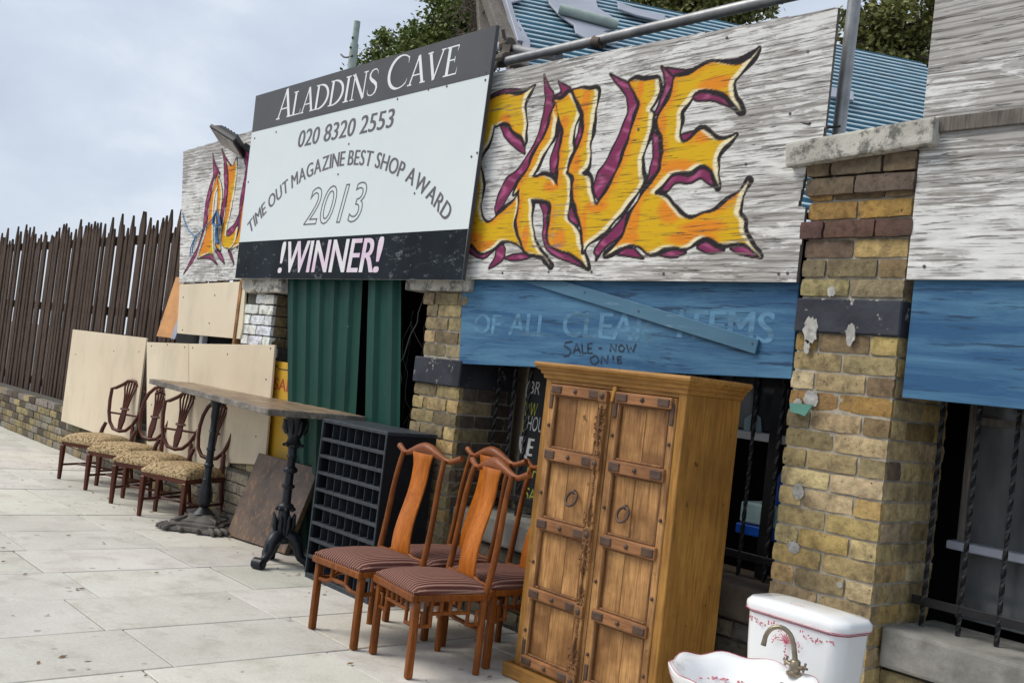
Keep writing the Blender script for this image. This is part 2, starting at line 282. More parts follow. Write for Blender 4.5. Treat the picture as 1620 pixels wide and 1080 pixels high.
# ------------------------------------------------------------------ mesh builder
class MB:
    def __init__(s): s.v = []; s.f = []; s.mi = []
    def add(s, vs, fs, mi=0):
        o = len(s.v); s.v += [tuple(p) for p in vs]; s.f += [tuple(i+o for i in f) for f in fs]; s.mi += [mi]*len(fs); return s
    def box(s, x0, x1, y0, y1, z0, z1, mi=0):
        return s.add([(x0, y0, z0), (x1, y0, z0), (x1, y1, z0), (x0, y1, z0), (x0, y0, z1), (x1, y0, z1), (x1, y1, z1), (x0, y1, z1)],
                     [(0, 3, 2, 1), (4, 5, 6, 7), (0, 1, 5, 4), (1, 2, 6, 5), (2, 3, 7, 6), (3, 0, 4, 7)], mi)
    def hexa(s, bot, top, mi=0):
        return s.add(list(bot)+list(top), [(0, 3, 2, 1), (4, 5, 6, 7), (0, 1, 5, 4), (1, 2, 6, 5), (2, 3, 7, 6), (3, 0, 4, 7)], mi)
    def bar(s, a, b, wx, wy, up=(0, 0, 1), mi=0):
        """rectangular bar from a to b; wx across, wy along 'up' side"""
        a, b = Vector(a), Vector(b); d = (b-a).normalized(); u = Vector(up)
        if abs(d.dot(u)) > .98: u = Vector((0, 1, 0))
        r = d.cross(u).normalized(); u = r.cross(d)
        q = [r*(-wx/2)+u*(-wy/2), r*(wx/2)+u*(-wy/2), r*(wx/2)+u*(wy/2), r*(-wx/2)+u*(wy/2)]
        return s.hexa([a+p for p in q], [b+p for p in q], mi)
    def tube(s, pts, r, n=8, closed=False, mi=0, flat=1.):
        pts = [Vector(p) for p in pts]; m = len(pts); rr = r if isinstance(r, (list, tuple)) else [r]*m
        vs = []; fs = []; pu = None
        for i, p in enumerate(pts):
            if closed: d = (pts[(i+1) % m]-pts[i-1]).normalized()
            else: d = (pts[min(i+1, m-1)]-pts[max(i-1, 0)]).normalized()
            if pu is None: pu = Vector((0, 0, 1)) if abs(d.z) < .9 else Vector((0, 1, 0))
            a = d.cross(pu)
            if a.length < 1e-5: a = d.cross(Vector((1, 0, 0)))
            a.normalize(); b = a.cross(d).normalized(); pu = b
            for k in range(n):
                t = 2*math.pi*k/n; vs.append(p + (a*math.cos(t) + b*math.sin(t)*flat)*rr[i])
        seg = m if closed else m-1
        for i in range(seg):
            j = (i+1) % m
            for k in range(n): fs.append((i*n+k, i*n+(k+1) % n, j*n+(k+1) % n, j*n+k))
        if not closed: fs += [tuple(range(n))[::-1], tuple((m-1)*n+k for k in range(n))]
        return s.add(vs, fs, mi)
    def lathe(s, prof, c=(0, 0, 0), n=16, mi=0, lobes=0, amp=0.):
        vs = []; fs = []
        for r, z in prof:
            for k in range(n):
                t = 2*math.pi*k/n; q = r*(1+amp*math.cos(lobes*t)); vs.append((c[0]+q*math.cos(t), c[1]+q*math.sin(t), c[2]+z))
        for i in range(len(prof)-1):
            for k in range(n): fs.append((i*n+k, i*n+(k+1) % n, (i+1)*n+(k+1) % n, (i+1)*n+k))
        fs += [tuple(range(n))[::-1], tuple((len(prof)-1)*n+k for k in range(n))]
        return s.add(vs, fs, mi)
    def prism(s, poly, fn, d0, d1, mi=0):
        """2-D polygon (counter-clockwise seen from -Y in x,z) extruded from depth d0 to d1 through fn(u, v, d)"""
        n = len(poly); vs = [fn(u, v, d0) for u, v in poly]+[fn(u, v, d1) for u, v in poly]
        fs = [tuple(range(n)), tuple(range(n, 2*n))[::-1]]+[(i, i+n, (i+1) % n+n, (i+1) % n) for i in range(n)]
        return s.add(vs, fs, mi)
    def ball(s, c, r, n=8, mi=0, sq=(1, 1, 1)):
        prof = [(math.sin(math.pi*(i+.02)/(n+.04)), -math.cos(math.pi*(i+.02)/(n+.04))) for i in range(n+1)]
        t = MB().lathe([(a*r, b*r) for a, b in prof], (0, 0, 0), n+4)
        return s.add([(c[0]+x*sq[0], c[1]+y*sq[1], c[2]+z*sq[2]) for x, y, z in t.v], t.f, mi)
    def mesh(s, name, mats, bev=0., seg=1, smooth=None, off=(0, 0, 0)):
        me = bpy.data.meshes.new(name)
        me.from_pydata([(a-off[0], b-off[1], c-off[2]) for a, b, c in s.v], [], s.f)
        for m in (mats if isinstance(mats, (list, tuple)) else [mats]): me.materials.append(m)
        if len(me.materials) > 1: me.polygons.foreach_set('material_index', s.mi)
        bm = bmesh.new(); bm.from_mesh(me); bmesh.ops.recalc_face_normals(bm, faces=bm.faces)
        if bev:
            es = [e for e in bm.edges if len(e.link_faces) == 2 and e.calc_face_angle(0) > .6]
            bmesh.ops.bevel(bm, geom=es, offset=bev, segments=seg, affect='EDGES', profile=.6, clamp_overlap=True)
        bm.to_mesh(me); bm.free()
        if smooth is None: smooth = False
        if smooth: me.shade_smooth(); me.set_sharp_from_angle(angle=R(smooth if smooth is not True else 40))
        return me
    def obj(s, name, mats, parent=None, bev=0., smooth=None, world=True, seg=1):
        """world=True: points were given in world space, parent has no rotation"""
        off = parent_loc(parent) if (parent is not None and world) else (0, 0, 0)
        return link(name, s.mesh(name, mats, bev, seg, smooth, off), parent)
def parent_loc(p):
    v = Vector((0, 0, 0))
    while p is not None: v = v + p.location; p = p.parent
    return v
def link(name, me, parent=None):
    o = bpy.data.objects.new(name, me); COL.objects.link(o)
    if parent is not None: o.parent = parent
    return o
def tag(o, label, cat, group=None):
    o['label'] = label; o['category'] = cat
    if group: o['group'] = group
    return o
def thing(name, label, cat, loc=(0, 0, 0), rz=0., group=None):
    o = bpy.data.objects.new(name, None); COL.objects.link(o); o.location = loc; o.rotation_euler = (0, 0, rz); o.empty_display_size = .1
    return tag(o, label, cat, group)
def structure(o): o['kind'] = 'structure'; return o
def copy_tree(o, parent=None):
    c = o.copy(); COL.objects.link(c); c.parent = parent
    for ch in list(o.children): copy_tree(ch, c)
    return c
def fY(Y): return lambda u, v, d: (u, Y+d, v)

# ---- lettering: flat print a fraction of a millimetre proud of its sheet
def text_shape(s, bold=0., shear=0., outline=0.):
    cu = bpy.data.curves.new('lettering', 'FONT'); cu.body = s; cu.size = 1; cu.shear = shear; cu.offset = bold; cu.resolution_u = 4
    if outline: cu.fill_mode = 'NONE'; cu.bevel_depth = outline; cu.bevel_resolution = 0
    ob = bpy.data.objects.new('lettering', cu); COL.objects.link(ob)
    dg = bpy.context.evaluated_depsgraph_get(); dg.update()
    e = ob.evaluated_get(dg); me = e.to_mesh()
    v = [tuple(p.co) for p in me.vertices]; f = [tuple(p.vertices) for p in me.polygons]
    e.to_mesh_clear(); bpy.data.objects.remove(ob); bpy.data.curves.remove(cu)
    return v, f
def fit_text(mb, s, x0, x1, z0, z1, Y, bold=0., shear=0., outline=0., tilt=0.):
    v, f = text_shape(s, 0., shear, outline)
    a = np.array(v); lo = a.min(0); hi = a.max(0)
    pts = []
    for x, y, z in v:
        u = (x-lo[0])/(hi[0]-lo[0]); q = (y-lo[1])/(hi[1]-lo[1])
        pts.append((x0+u*(x1-x0), Y-(z*.02 if outline else 0), z0+q*(z1-z0)+tilt*u))
    hgt = (z1-z0)/(hi[1]-lo[1])
    for q, k in enumerate((0,) if not bold else (0, -1, 1)):
        mb.add([(p[0]+k*bold*hgt, p[1]-q*.00008, p[2]) for p in pts], f)
    return mb
def stroke(mb, pts, wd, Y):
    """flat pen stroke in the x,z plane at depth Y; wd number or list"""
    P = [Vector((p[0], p[1])) for p in pts]; m = len(P); ws = wd if isinstance(wd, (list, tuple)) else [wd]*m
    vs = []; fs = []
    for i, p in enumerate(P):
        d = (P[min(i+1, m-1)]-P[max(i-1, 0)])
        if d.length < 1e-9: d = Vector((1, 0))
        d.normalize(); n = Vector((-d.y, d.x))
        a = p+n*ws[i]/2; b = p-n*ws[i]/2; vs += [(a.x, Y, a.y), (b.x, Y, b.y)]
    for i in range(m-1): fs.append((2*i, 2*i+1, 2*i+3, 2*i+2))
    mb.add(vs, fs); return mb
def arc(cx, cz, rx, rz, a0, a1, n=14):
    return [(cx+rx*math.cos(R(a0+(a1-a0)*i/n)), cz+rz*math.sin(R(a0+(a1-a0)*i/n))) for i in range(n+1)]
M['plaster'] = m_plain('poster plaster patch', (.42, .41, .385), .45, 40, .9, 0, .4, dirt=((.13, .12, .10), .9))
# ------------------------------------------------------------------ ground and pavement
g = MB().add([(-400, -400, -.06), (400, -400, -.06), (400, 400, -.06), (-400, 400, -.06)], [(0, 1, 2, 3)])
structure(g.obj('ground', M['ground']))
pv = MB().box(-30, 4, -1.2, 4.4, -.058, -.012)
pav = structure(pv.obj('pavement', M['joint']))
course = .608; xr0 = -4.2175
known = {-1: 2.84, -2: 2.765, -3: 2.95, -4: 2.85, 0: 2.70, -5: 2.93, 1: 2.83}
for k in range(-27, 6):
    xa = xr0 + k*course; yb = known.get(k, 2.8+random.uniform(-.12, .15)); y0 = yb - .885*4
    while y0 < 4.2:
        y1 = min(y0+.885, 4.25)
        if y1 > -.5 and not (xa > -1.0 and y1 < 1.0):
            j = .0045; dz = random.uniform(-.0022, .0022); t = random.uniform(-.0015, .0015)
            b = MB().hexa([(xa+j, y0+j, -.05), (xa+course-j, y0+j, -.05), (xa+course-j, y1-j, -.05), (xa+j, y1-j, -.05)],
                          [(xa+j, y0+j, dz), (xa+course-j, y0+j, dz+t), (xa+course-j, y1-j, dz), (xa+j, y1-j, dz-t)])
            o = b.obj('paving_slab', M['pave'], pav, bev=.003)
            c = random.uniform(.90, 1.06); o.color = (c*random.uniform(.985, 1.02), c, c*random.uniform(.95, 1.0), 1)
        y0 += .885

# ------------------------------------------------------------------ bricks
PITCH_B, JT = .0812, .0105
def brick_mesh(L, Hh_, D, seed):
    r = random.Random(seed); nx, nz_ = (5, 3)
    vs = []; fs = []
    for iz in range(nz_+1):
        for ix in range(nx+1):
            u, v = ix/nx, iz/nz_; e = (ix in (0, nx)) or (iz in (0, nz_)); cn = (ix in (0, nx)) and (iz in (0, nz_))
            y = (.0022 if e else 0) + (.002 if cn else 0) + r.uniform(-.0022, .0030)
            vs.append(((u-.5)*L + (r.uniform(-.002, .002) if not cn else (.0015 if u < .5 else -.0015)), y, (v-.5)*Hh_ + (r.uniform(-.002, .002) if not cn else (.0012 if v < .5 else -.0012))))
    for iz in range(nz_):
        for ix in range(nx): a = iz*(nx+1)+ix; fs.append((a, a+1, a+nx+2, a+nx+1))
    ring = [i for i in range(nx+1)]+[(nx+1)*k+nx for k in range(1, nz_+1)]+[(nx+1)*nz_+i for i in range(nx-1, -1, -1)]+[(nx+1)*k for k in range(nz_-1, 0, -1)]
    o = len(vs)
    for i in ring: vs.append((vs[i][0], D, vs[i][2]))
    for q in range(len(ring)): a, b = ring[q], ring[(q+1) % len(ring)]; fs.append((b, a, o+q, o+(q+1) % len(ring)))
    me = bpy.data.meshes.new('brick'); me.from_pydata(vs, [], fs); me.materials.append(M['brick']); me.shade_smooth(); me.set_sharp_from_angle(angle=R(28)); return me
BR = {L: [brick_mesh(L, PITCH_B-JT, .09, int(L*1000)+i) for i in range(5)] for L in (.225, .107)}
YEL = [(.50, .385, .20), (.45, .335, .155), (.54, .43, .25), (.40, .305, .155), (.50, .355, .15), (.36, .275, .15)]
OCH = [(.36, .215, .07), (.33, .20, .075), (.24, .17, .10), (.185, .135, .10), (.29, .19, .08)]
DRK = [(.16, .115, .065), (.21, .15, .085), (.14, .10, .06), (.18, .12, .07)]
GRY = [(.25, .205, .115), (.30, .245, .135), (.21, .17, .10), (.33, .27, .15)]
WHT = [(.80, .81, .82), (.83, .84, .85), (.78, .79, .79)]
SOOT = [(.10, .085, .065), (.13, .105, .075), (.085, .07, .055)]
def pick(pal):
    c = random.choice(pal); k = random.uniform(.86, 1.14); return (c[0]*k, c[1]*k*random.uniform(.96, 1.04), c[2]*k*random.uniform(.9, 1.1), 1)
def lay(parent, a, b, z0, z1, plane, pal, face='front', phase=0, skip=None, jut=.0, mat=None):
    """courses of bricks between a and b along the wall, z0..z1; face 'front' looks to -Y, 'right' to +X"""
    pl = parent_loc(parent); k = 0; z = z0
    while z + PITCH_B*.6 < z1:
        x = a; half = (k+phase) % 2
        first = True
        while x < b - .03:
            L = .107 if (first and half) else .225; first = False
            if x + L > b - .055: L = b - x - JT*.5
            L = min(L, b-x)
            zc = z + (PITCH_B)/2; xc = x + L/2
            if not (skip and skip(xc, zc)):
                key = .107 if L < .16 else .225
                me = random.choice(BR[key])
                o = link('brick', me, parent)
                o.scale = (L/key, 1, 1)
                q = plane + random.uniform(-.004, .004) - jut
                if face == 'front': o.location = Vector((xc, q, zc))-pl
                else: o.location = Vector((2*plane-q, xc, zc))-pl; o.rotation_euler = (0, 0, R(90))
                o.rotation_euler = (random.uniform(-.012, .012), random.uniform(-.012, .012), o.rotation_euler.z + random.uniform(-.01, .01))
                p = pal(xc, zc) if callable(pal) else pal
                o.color = pick(p)
                if mat: o.material_slots[0].link = 'OBJECT'; o.material_slots[0].material = mat
            x += L + JT
        z += PITCH_B; k += 1

# ------------------------------------------------------------------ right gate pier
PRX0, PRX1, PRY = -2.562, -2.09, 3.79
rp = thing('brick_pillar', 'tall yellow stock brick pillar with a stained stone cap beside the toilet cistern', 'pillar', (PRX0, PRY, 0))
MB().box(PRX0+.008, PRX1-.008, PRY+.0085, PRY+.46, 0, 2.43).obj('mortar_core', M['mortar'], rp)
def pal_r(x, z):
    if z > 2.15: return DRK if random.random() < .5 else OCH
    if z > 1.90: return random.choice([OCH, DRK, GRY, YEL])
    if z > 1.16: return random.choice([OCH, GRY, YEL, YEL])
    return YEL
ZB0, ZB1 = 1.725, 1.868       # painted band
lay(rp, PRX0, PRX1, .02, 1.72, PRY, pal_r, phase=1)
lay(rp, PRX0, PRX1, 1.875, 2.40, PRY, pal_r, phase=0, jut=.003)
lay(rp, PRX0-.022, PRX1+.02, 2.118, 2.17, PRY-.022, [(.105, .06, .05), (.12, .07, .055)], phase=1)
lay(rp, PRX0-.012, PRX1+.012, 2.30, 2.43, PRY-.03, [(.16, .125, .09), (.20, .15, .09)], phase=0)
lay(rp, PRY+.02, PRY+.46, .02, 2.36, PRX1, pal_r, face='right', phase=1)
MB().box(PRX0-.006, PRX1+.004, PRY-.014, PRY+.1, ZB0, ZB1).obj('painted_band', M['blackband'], rp, bev=.006)
# plaster patches left by old posters on the pier
def blob(cx, cz, rx, rz, seed, n=14, amp=.25):
    r = random.Random(seed); return [(cx+rx*math.cos(2*math.pi*i/n)*(1+r.uniform(-amp, amp)), cz+rz*math.sin(2*math.pi*i/n)*(1+r.uniform(-amp, amp))) for i in range(n)]
pt = MB()
for x, y, rx, rz, sd in [(1281, 522, .034, .06, 1), (1275, 548, .014, .03, 2), (1345, 528, .02, .045, 3), (1280, 630, .034, .034, 4), (1258, 640, .02, .03, 5), (1259, 777, .026, .032, 6), (1252, 866, .028, .026, 7), (1312, 460, .02, .022, 8), (1325, 925, .014, .012, 9)]:
    p = onY(x, y, PRY-.02); pt.prism(blob(p.x, p.z, rx, rz, sd, 22, .18), fY(PRY-.0055 if not 500 < y < 560 else PRY-.0165), 0, .006)
pt.obj('plaster_patch', M['plaster'], rp)
def quadpoly(pts, Y): return [(onY(x, y, Y).x, onY(x, y, Y).z) for x, y in pts]
MB().prism(quadpoly([(1249, 637), (1286, 640), (1273, 658), (1266, 655), (1250, 651)][::-1], PRY-.03), fY(PRY-.03), 0, .008).obj('broken_tile', M['greencard'], rp)
rs = random.Random(5)
cap = MB().hexa([(-2.658, 3.715, 2.428), (-2.0, 3.715, 2.470), (-2.0, 4.3, 2.470), (-2.658, 4.3, 2.428)], [(-2.668, 3.715, 2.533), (-2.0, 3.715, 2.575), (-2.0, 4.3, 2.58), (-2.668, 4.3, 2.54)])
cp = cap.obj('stone_cap', M['stone'], rp, bev=.012, seg=2)

# ------------------------------------------------------------------ middle pier
PCX0, PCX1, PCY = -5.325, -4.862, 3.82
mpil = thing('brick_pillar', 'soot stained brick pillar with a black painted band behind the striped chairs', 'pillar', (PCX0, PCY, 0))
MB().box(PCX0+.05, PCX1-.010, PCY+.0135, 4.28, 0, 1.86).obj('mortar_core', M['mortar'], mpil)
ZC0, ZC1 = 1.292, 1.452
pal_c = lambda x, z: random.choice([YEL, GRY, GRY]) if z > .7 else random.choice([GRY, YEL, SOOT, GRY])
lay(mpil, PCX0+.04, PCX1, 1.462, 1.78, PCY+.004, pal_c, phase=0)
lay(mpil, PCX0, PCX1, 1.777, 1.86, PCY-.005, [(.30, .24, .14), (.26, .205, .12)], phase=1)
lay(mpil, PCX0, PCX1, .32, 1.285, PCY, pal_c, phase=1)
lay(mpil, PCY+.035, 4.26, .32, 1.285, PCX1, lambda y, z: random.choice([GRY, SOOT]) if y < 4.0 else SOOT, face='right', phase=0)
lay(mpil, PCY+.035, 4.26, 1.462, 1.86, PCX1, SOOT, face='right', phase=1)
MB().box(PCX0-.008, PCX1+.006, PCY-.014, 4.27, ZC0, ZC1).obj('painted_band', M['blackband'], mpil, bev=.006)
MB().box(-5.49, PCX1+.03, 3.775, 4.3, 1.863, 1.955).obj('stone_cap', M['stone'], mpil, bev=.012, seg=2)
MB().box(PCX0-.05, PCX1+.05, PCY-.05, 4.27, .245, .315).obj('plinth_stone', M['sillstone'], mpil, bev=.03, seg=3, smooth=50)
lay(mpil, PCX0-.03, PCX1+.03, .0, .245, PCY-.025, [(.22, .2, .16), (.16, .14, .11)], phase=0)

# ------------------------------------------------------------------ white painted pier
PWX0, PWX1, PWY = -7.735, -7.262, 3.80
wp = thing('brick_pillar', 'white painted brick pillar with a ragged cap left of the green sheets', 'pillar', (PWX0, PWY, 0))
MB().box(PWX0+.012, PWX1-.012, PWY+.014, 4.25, 0, 1.83).obj('mortar_core', M['mortar_dark'], wp)
lay(wp, PWX0, PWX1, 1.40, 1.73, PWY, WHT, phase=1, mat=None)
lay(wp, PWX0+.17, PWX1, 1.727, 1.80, PWY, [(.72, .72, .70)], phase=1)
lay(wp, PWX0, PWX1, 1.32, 1.40, PWY, WHT, phase=0)
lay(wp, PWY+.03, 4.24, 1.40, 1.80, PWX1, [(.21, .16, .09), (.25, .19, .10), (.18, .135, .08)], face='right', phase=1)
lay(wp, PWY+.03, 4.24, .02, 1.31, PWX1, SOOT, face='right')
lay(wp, PWX0, PWX1, .02, 1.22, PWY, GRY)
c2 = MB(); xs = [PWX0-.012, -7.66, -7.60, -7.52, -7.45, -7.40, -7.24, -7.10]; lo = [1.845, 1.812, 1.805, 1.838, 1.80, 1.815, 1.82, 1.82]
c2.prism([(x, z) for x, z in zip(xs, lo)]+[(-7.10, 1.93), (PWX0-.012, 1.93)], fY(PWY-.045), 0, .4)
c2.obj('stone_cap', M['stone'], wp, bev=.008)
MB().box(-7.845, -7.80, PWY-.02, PWY+.03, .4, 1.92).obj('wall_batten', M['teak'], wp, bev=.004)

# ------------------------------------------------------------------ low walls under the openings and panels
lw = thing('low_wall', 'dirty low brick wall with thick stone sill under the railings beside the wardrobe', 'wall', (-3.7, 3.9, 0))
MB().box(PCX1-.01, PRX0+.01, 3.913, 4.3, 0, .43).obj('mortar_core', M['mortar_dark'], lw)
lay(lw, PCX1+.06, PRX0-.004, .02, .43, 3.9, [(.13, .115, .09), (.18, .16, .12), (.10, .09, .07)], phase=1)
for a, b in ((PCX1+.012, -4.02), (-4.012, -3.3), (-3.292, PRX0-.01)):
    MB().box(a, b, 3.865, 4.28, .436+random.uniform(-.004, .004), .592+random.uniform(-.006, .006)).obj('sill_stone', M['sillstone'] if a < -3.5 else M['ledge'], lw, bev=.014, seg=2)
pw = thing('low_wall', 'grey brick footing wall showing below the beige panels behind the carved chairs', 'wall', (-9.5, 3.85, 0))
MB().box(-17.5, PWX0, 3.863, 4.2, 0, .47).obj('mortar_core', M['mortar_dark'], pw)
lay(pw, -14.6, PWX0-.005, .0, .46, 3.85, lambda x, z: random.choice([GRY, SOOT, [(.24, .215, .175)]]), phase=1)
fw = thing('low_wall', 'brick footing at the foot of the white painted pillar beside the leaning brown board', 'wall', (-7.5, 3.76, 0))
lay(fw, PWX0-.02, PWX1+.02, .0, .42, 3.755, [(.25, .22, .165), (.20, .18, .14), (.28, .25, .19)], phase=0)
MB().box(PWX0-.01, PWX1+.01, 3.77, 3.80, 0, .42).obj('mortar_core', M['mortar_dark'], fw)

# ------------------------------------------------------------------ beige panels
def panel(label, poly, Y, screws=(), th=.018, group=None):
    xs = [p[0] for p in poly]; zs = [p[1] for p in poly]; c = (sum(xs)/len(xs), Y, min(zs))
    o = MB().prism(poly, fY(Y), 0, th).mesh('wall_panel', M['beige'], .002, 1, False, c)
    o = link('wall_panel', o); o.location = c
    tag(o, label, 'panel', group)
    for sx_, sy_ in screws: p = onY(sx_, sy_, Y); MB().tube([(p.x, Y, p.z), (p.x, Y-.002, p.z)], .008, 7).obj('screw', M['screw'], o)
    return o
panel('upper beige panel with a crooked right edge under the small painted board', quadpoly([(280, 527), (300, 529), (340, 532.5), (379, 536), (383, 520), (389, 445), (284, 450)], 3.79), 3.79, [(340, 467), (331, 511), (290, 470), (372, 527), (289, 522), (380, 455)])
panel('wide lower beige panel ending beside the yellow sign', quadpoly([(299, 543.5), (434.5, 545.5), (420, 720), (418, 735), (361, 732), (357, 748), (344, 745), (299, 727)][::-1], 3.775), 3.775, [(305, 550), (421, 600), (428, 551), (360, 560), (405, 690), (310, 720)])
panel('beige panel at the left behind the shield back chair, left of the thin upright seam', quadpoly([(298.4, 543.4), (298.4, 727), (232, 712), (232, 541)], 3.778), 3.778, [(240, 547), (292, 549), (265, 545), (240, 640)])
panel('beige panel far left along the footing wall', (lambda x: [(x-2.1, .34), (x, .33), (x, 1.352), (x-2.1, 1.345)])(onY(231, 541, 3.78).x), 3.78, [(120, 560), (180, 555), (220, 556)])
st = thing('wall_studs', 'pale timber studs showing in the gap between upper and lower beige panels', 'studs', (-8.5, 3.9, 0))
for x in (-8.62, -7.96): MB().box(x-.03, x+.03, 3.86, 3.91, 1.2, 1.75).obj('stud', M['whitepaint'], st, bev=.002)
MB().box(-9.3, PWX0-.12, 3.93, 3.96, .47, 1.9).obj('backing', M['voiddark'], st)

# ------------------------------------------------------------------ green corrugated sheets
def ribbed(x0, x1, z0, z1, Y, pitch=.2, d=.026, lean=0., wob=.0, seed=1, x0b=None, x1b=None):
    mb = MB(); prof = []; r = random.Random(seed)
    x = 0.; W = x1-x0
    while x < W:
        for dx, y in ((0, 0), (.052, 0), (.072, -d), (.125, -d), (.145, 0)):
            if x+dx <= W: prof.append((x+dx, y))
        x += pitch
    prof.append((W, 0)); zs = [z0+(z1-z0)*i/6 for i in range(7)]
    vs = []; n = len(prof)
    for side in (0, .0016):
        for z in zs:
            t = (z-z0)/(z1-z0); a = (x0b if x0b is not None else x0)*(1-t)+x0*t; b = (x1b if x1b is not None else x1)*(1-t)+x1*t
            for px, py in prof: vs.append((a+(b-a)*px/W, Y+py+side+lean*t+wob*math.sin(px*9+z*3), z))
    fs = []; m = len(zs)*n
    for i in range(len(zs)-1):
        for j in range(n-1):
            a = i*n+j; fs.append((a, a+1, a+n+1, a+n)); fs.append((a+m, a+n+m, a+n+1+m, a+1+m))
    for i in range(len(zs)-1): fs.append((i*n, i*n+n, i*n+n+m, i*n+m)); fs.append((i*n+n-1, i*n+n-1+m, i*n+2*n-1+m, i*n+2*n-1))
    for j in range(n-1): fs.append((j, j+m, j+1+m, j+1)); q = (len(zs)-1)*n; fs.append((q+j, q+j+1, q+j+1+m, q+j+m))
    return mb.add(vs, fs)
g1 = ribbed(-7.105, -6.055, .03, 1.99, 3.805, .2, .024, 0, .002, 1, -6.62, -5.80); o = g1.obj('corrugated_sheet', M['green']); tag(o, 'wide dark green corrugated steel sheet beside the yellow sign', 'metal sheet', 'green corrugated sheets')
g2 = ribbed(-5.955, -5.575, .03, 1.99, 3.79, .2, .03, 0, .003, 2, -5.62, -5.20); o = g2.obj('corrugated_sheet', M['green']); tag(o, 'narrow dark green corrugated steel sheet beside the dark gap with wires', 'metal sheet', 'green corrugated sheets')

# ------------------------------------------------------------------ yellow sign sliver
ys = thing('yellow_sign', 'narrow view of a yellow sign board with red letters behind the green sheet', 'sign', (-7.0, 3.84, 0))
YS = 3.83
MB().box(-7.215, -6.75, YS, YS+.014, .42, 1.30).obj('board', M['yellow'], ys, bev=.003)
L = MB(); fit_text(L, 'SALE', -7.145, -6.80, 1.085, 1.175, YS-.002, .008); L.obj('lettering', M['red'], ys)
L = MB()
stroke(L, [(-7.205, 1.265), (-7.12, 1.262), (-7.105, 1.245), (-6.8, 1.245)], .007, YS-.002)
stroke(L, [(-7.175, 1.262), (-7.175, 1.21), (-7.195, 1.19), (-7.205, .6), (-7.2, .45)], .007, YS-.0015); L.obj('border_line', M['ink'], ys)

# ------------------------------------------------------------------ dark shed behind the openings
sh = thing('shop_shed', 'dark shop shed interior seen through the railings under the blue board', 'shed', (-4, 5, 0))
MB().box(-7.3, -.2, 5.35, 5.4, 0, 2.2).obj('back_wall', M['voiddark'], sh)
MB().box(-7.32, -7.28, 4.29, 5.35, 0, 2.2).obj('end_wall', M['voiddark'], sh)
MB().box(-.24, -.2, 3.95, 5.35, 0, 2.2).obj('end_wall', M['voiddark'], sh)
MB().box(-7.3, -.2, 4.0, 5.42, 2.2, 2.24).obj('shade_roof', M['voiddark'], sh)  # unseen roof, added to keep the openings below dark
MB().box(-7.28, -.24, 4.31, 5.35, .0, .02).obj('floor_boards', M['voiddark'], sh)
# window on the right, behind the railings
wd = MB()
wn = thing('shed_window', 'dusty shed window with a white sill right of the wardrobe', 'window', (-3.0, 4.32, 1.2))
MB().box(-3.55, -2.50, 4.36, 4.366, 1.27, 1.95).obj('pane', M['glassgrey'], wn)
MB().box(-3.55, -2.50, 4.24, 4.40, 1.222, 1.262).obj('sill', M['whitepaint'], wn, bev=.004)
for x in (-3.13, -2.93, -3.4): MB().box(x-.012, x+.012, 4.34, 4.375, 1.262, 1.95).obj('glazing_bar', M['blackpaint'], wn)
pp = MB().prism(quadpoly([(1176, 683), (1205, 683), (1203, 660), (1192, 652), (1178, 662)][::-1], 4.35), fY(4.35), 0, .004); pp.obj('paper_scrap', M['tealplastic'], wn)

# ------------------------------------------------------------------ railings
def railing(label, x0, x1, z0, z1, Y, pitch=.148):
    t = thing('iron_railing', label, 'railing', ((x0+x1)/2, Y, z0), group=None)
    n = int((x1-x0)/pitch)
    for zr in (z0+.10, z1-.12): MB().box(x0, x1, Y-.006, Y+.006, zr-.018, zr+.018).obj('rail', M['blackiron'], t, bev=.002)
    for i in range(n+1):
        x = x0+.05+i*(x1-x0-.1)/n; b = MB(); q = []; m = 64
        for k in range(m+1):        # square twisted bar
            z = z0+(z1-z0)*k/m; a = k*.55
            q.append([(x+.0105*math.cos(a+j*math.pi/2), Y+.0105*math.sin(a+j*math.pi/2), z) for j in range(4)])
        vs = [p for r_ in q for p in r_]; fs = [(k*4+j, k*4+(j+1) % 4, k*4+4+(j+1) % 4, k*4+4+j) for k in range(m) for j in range(4)]
        b.add(vs, fs); b.obj('bar', M['blackiron'], t)
    return t
railing('black twisted bar railing on the stone sill either side of the wardrobe', PCX1+.02, PRX0-.02, .592, 2.05, 4.06)
MB_post = MB().box(-2.86, -2.815, 4.10, 4.145, .6, 2.1)
o = MB_post.obj('window_post', M['blackiron'], None, bev=.003); tag(o, 'black square post behind the railing beside the right brick pillar', 'post')

# chalkboard behind the railing
cb = thing('chalkboard', 'tall black chalkboard with white and yellow handwriting behind the railing left of the wardrobe', 'chalkboard', (-4.3, 4.16, .62))
YC = 4.15
MB().box(-4.635, -3.95, YC, YC+.02, .64, 1.62).obj('board', M['chalk'], cb, bev=.003)
def cbx(x, y): p = onY(x, y, YC); return p.x, p.z
for s, x0, y0, x1, y1, mbx in [('(BR', 831, 628, 856, 604, M['chalkwhite']), ("'DW", 829, 657, 852, 637, M['chalkyellow']), ('HOUR', 833, 680, 868, 662, M['chalkwhite']), ('L', 826, 682, 832, 664, M['chalkyellow']), ('E', 833, 720, 845, 694, M['chalkwhite']), ('CHAIRS', 833, 754, 880, 742, M['chalkyellow']), ('SALE', 830, 790, 862, 777, M['chalkyellow'])]:
    a = cbx(x0, y0); b = cbx(x1, y1); fit_text(MB(), s, a[0], b[0], a[1], b[1], YC-.002, 0 if s != 'E' else .05, .15).obj('chalk_word', mbx, cb)
cw = MB(); stroke(cw, [cbx(824, 690), cbx(823, 705), cbx(826, 718), cbx(834, 724)], .018, YC-.0025); stroke(cw, [cbx(827, 690), cbx(828, 700), cbx(824, 712)], .02, YC-.003)
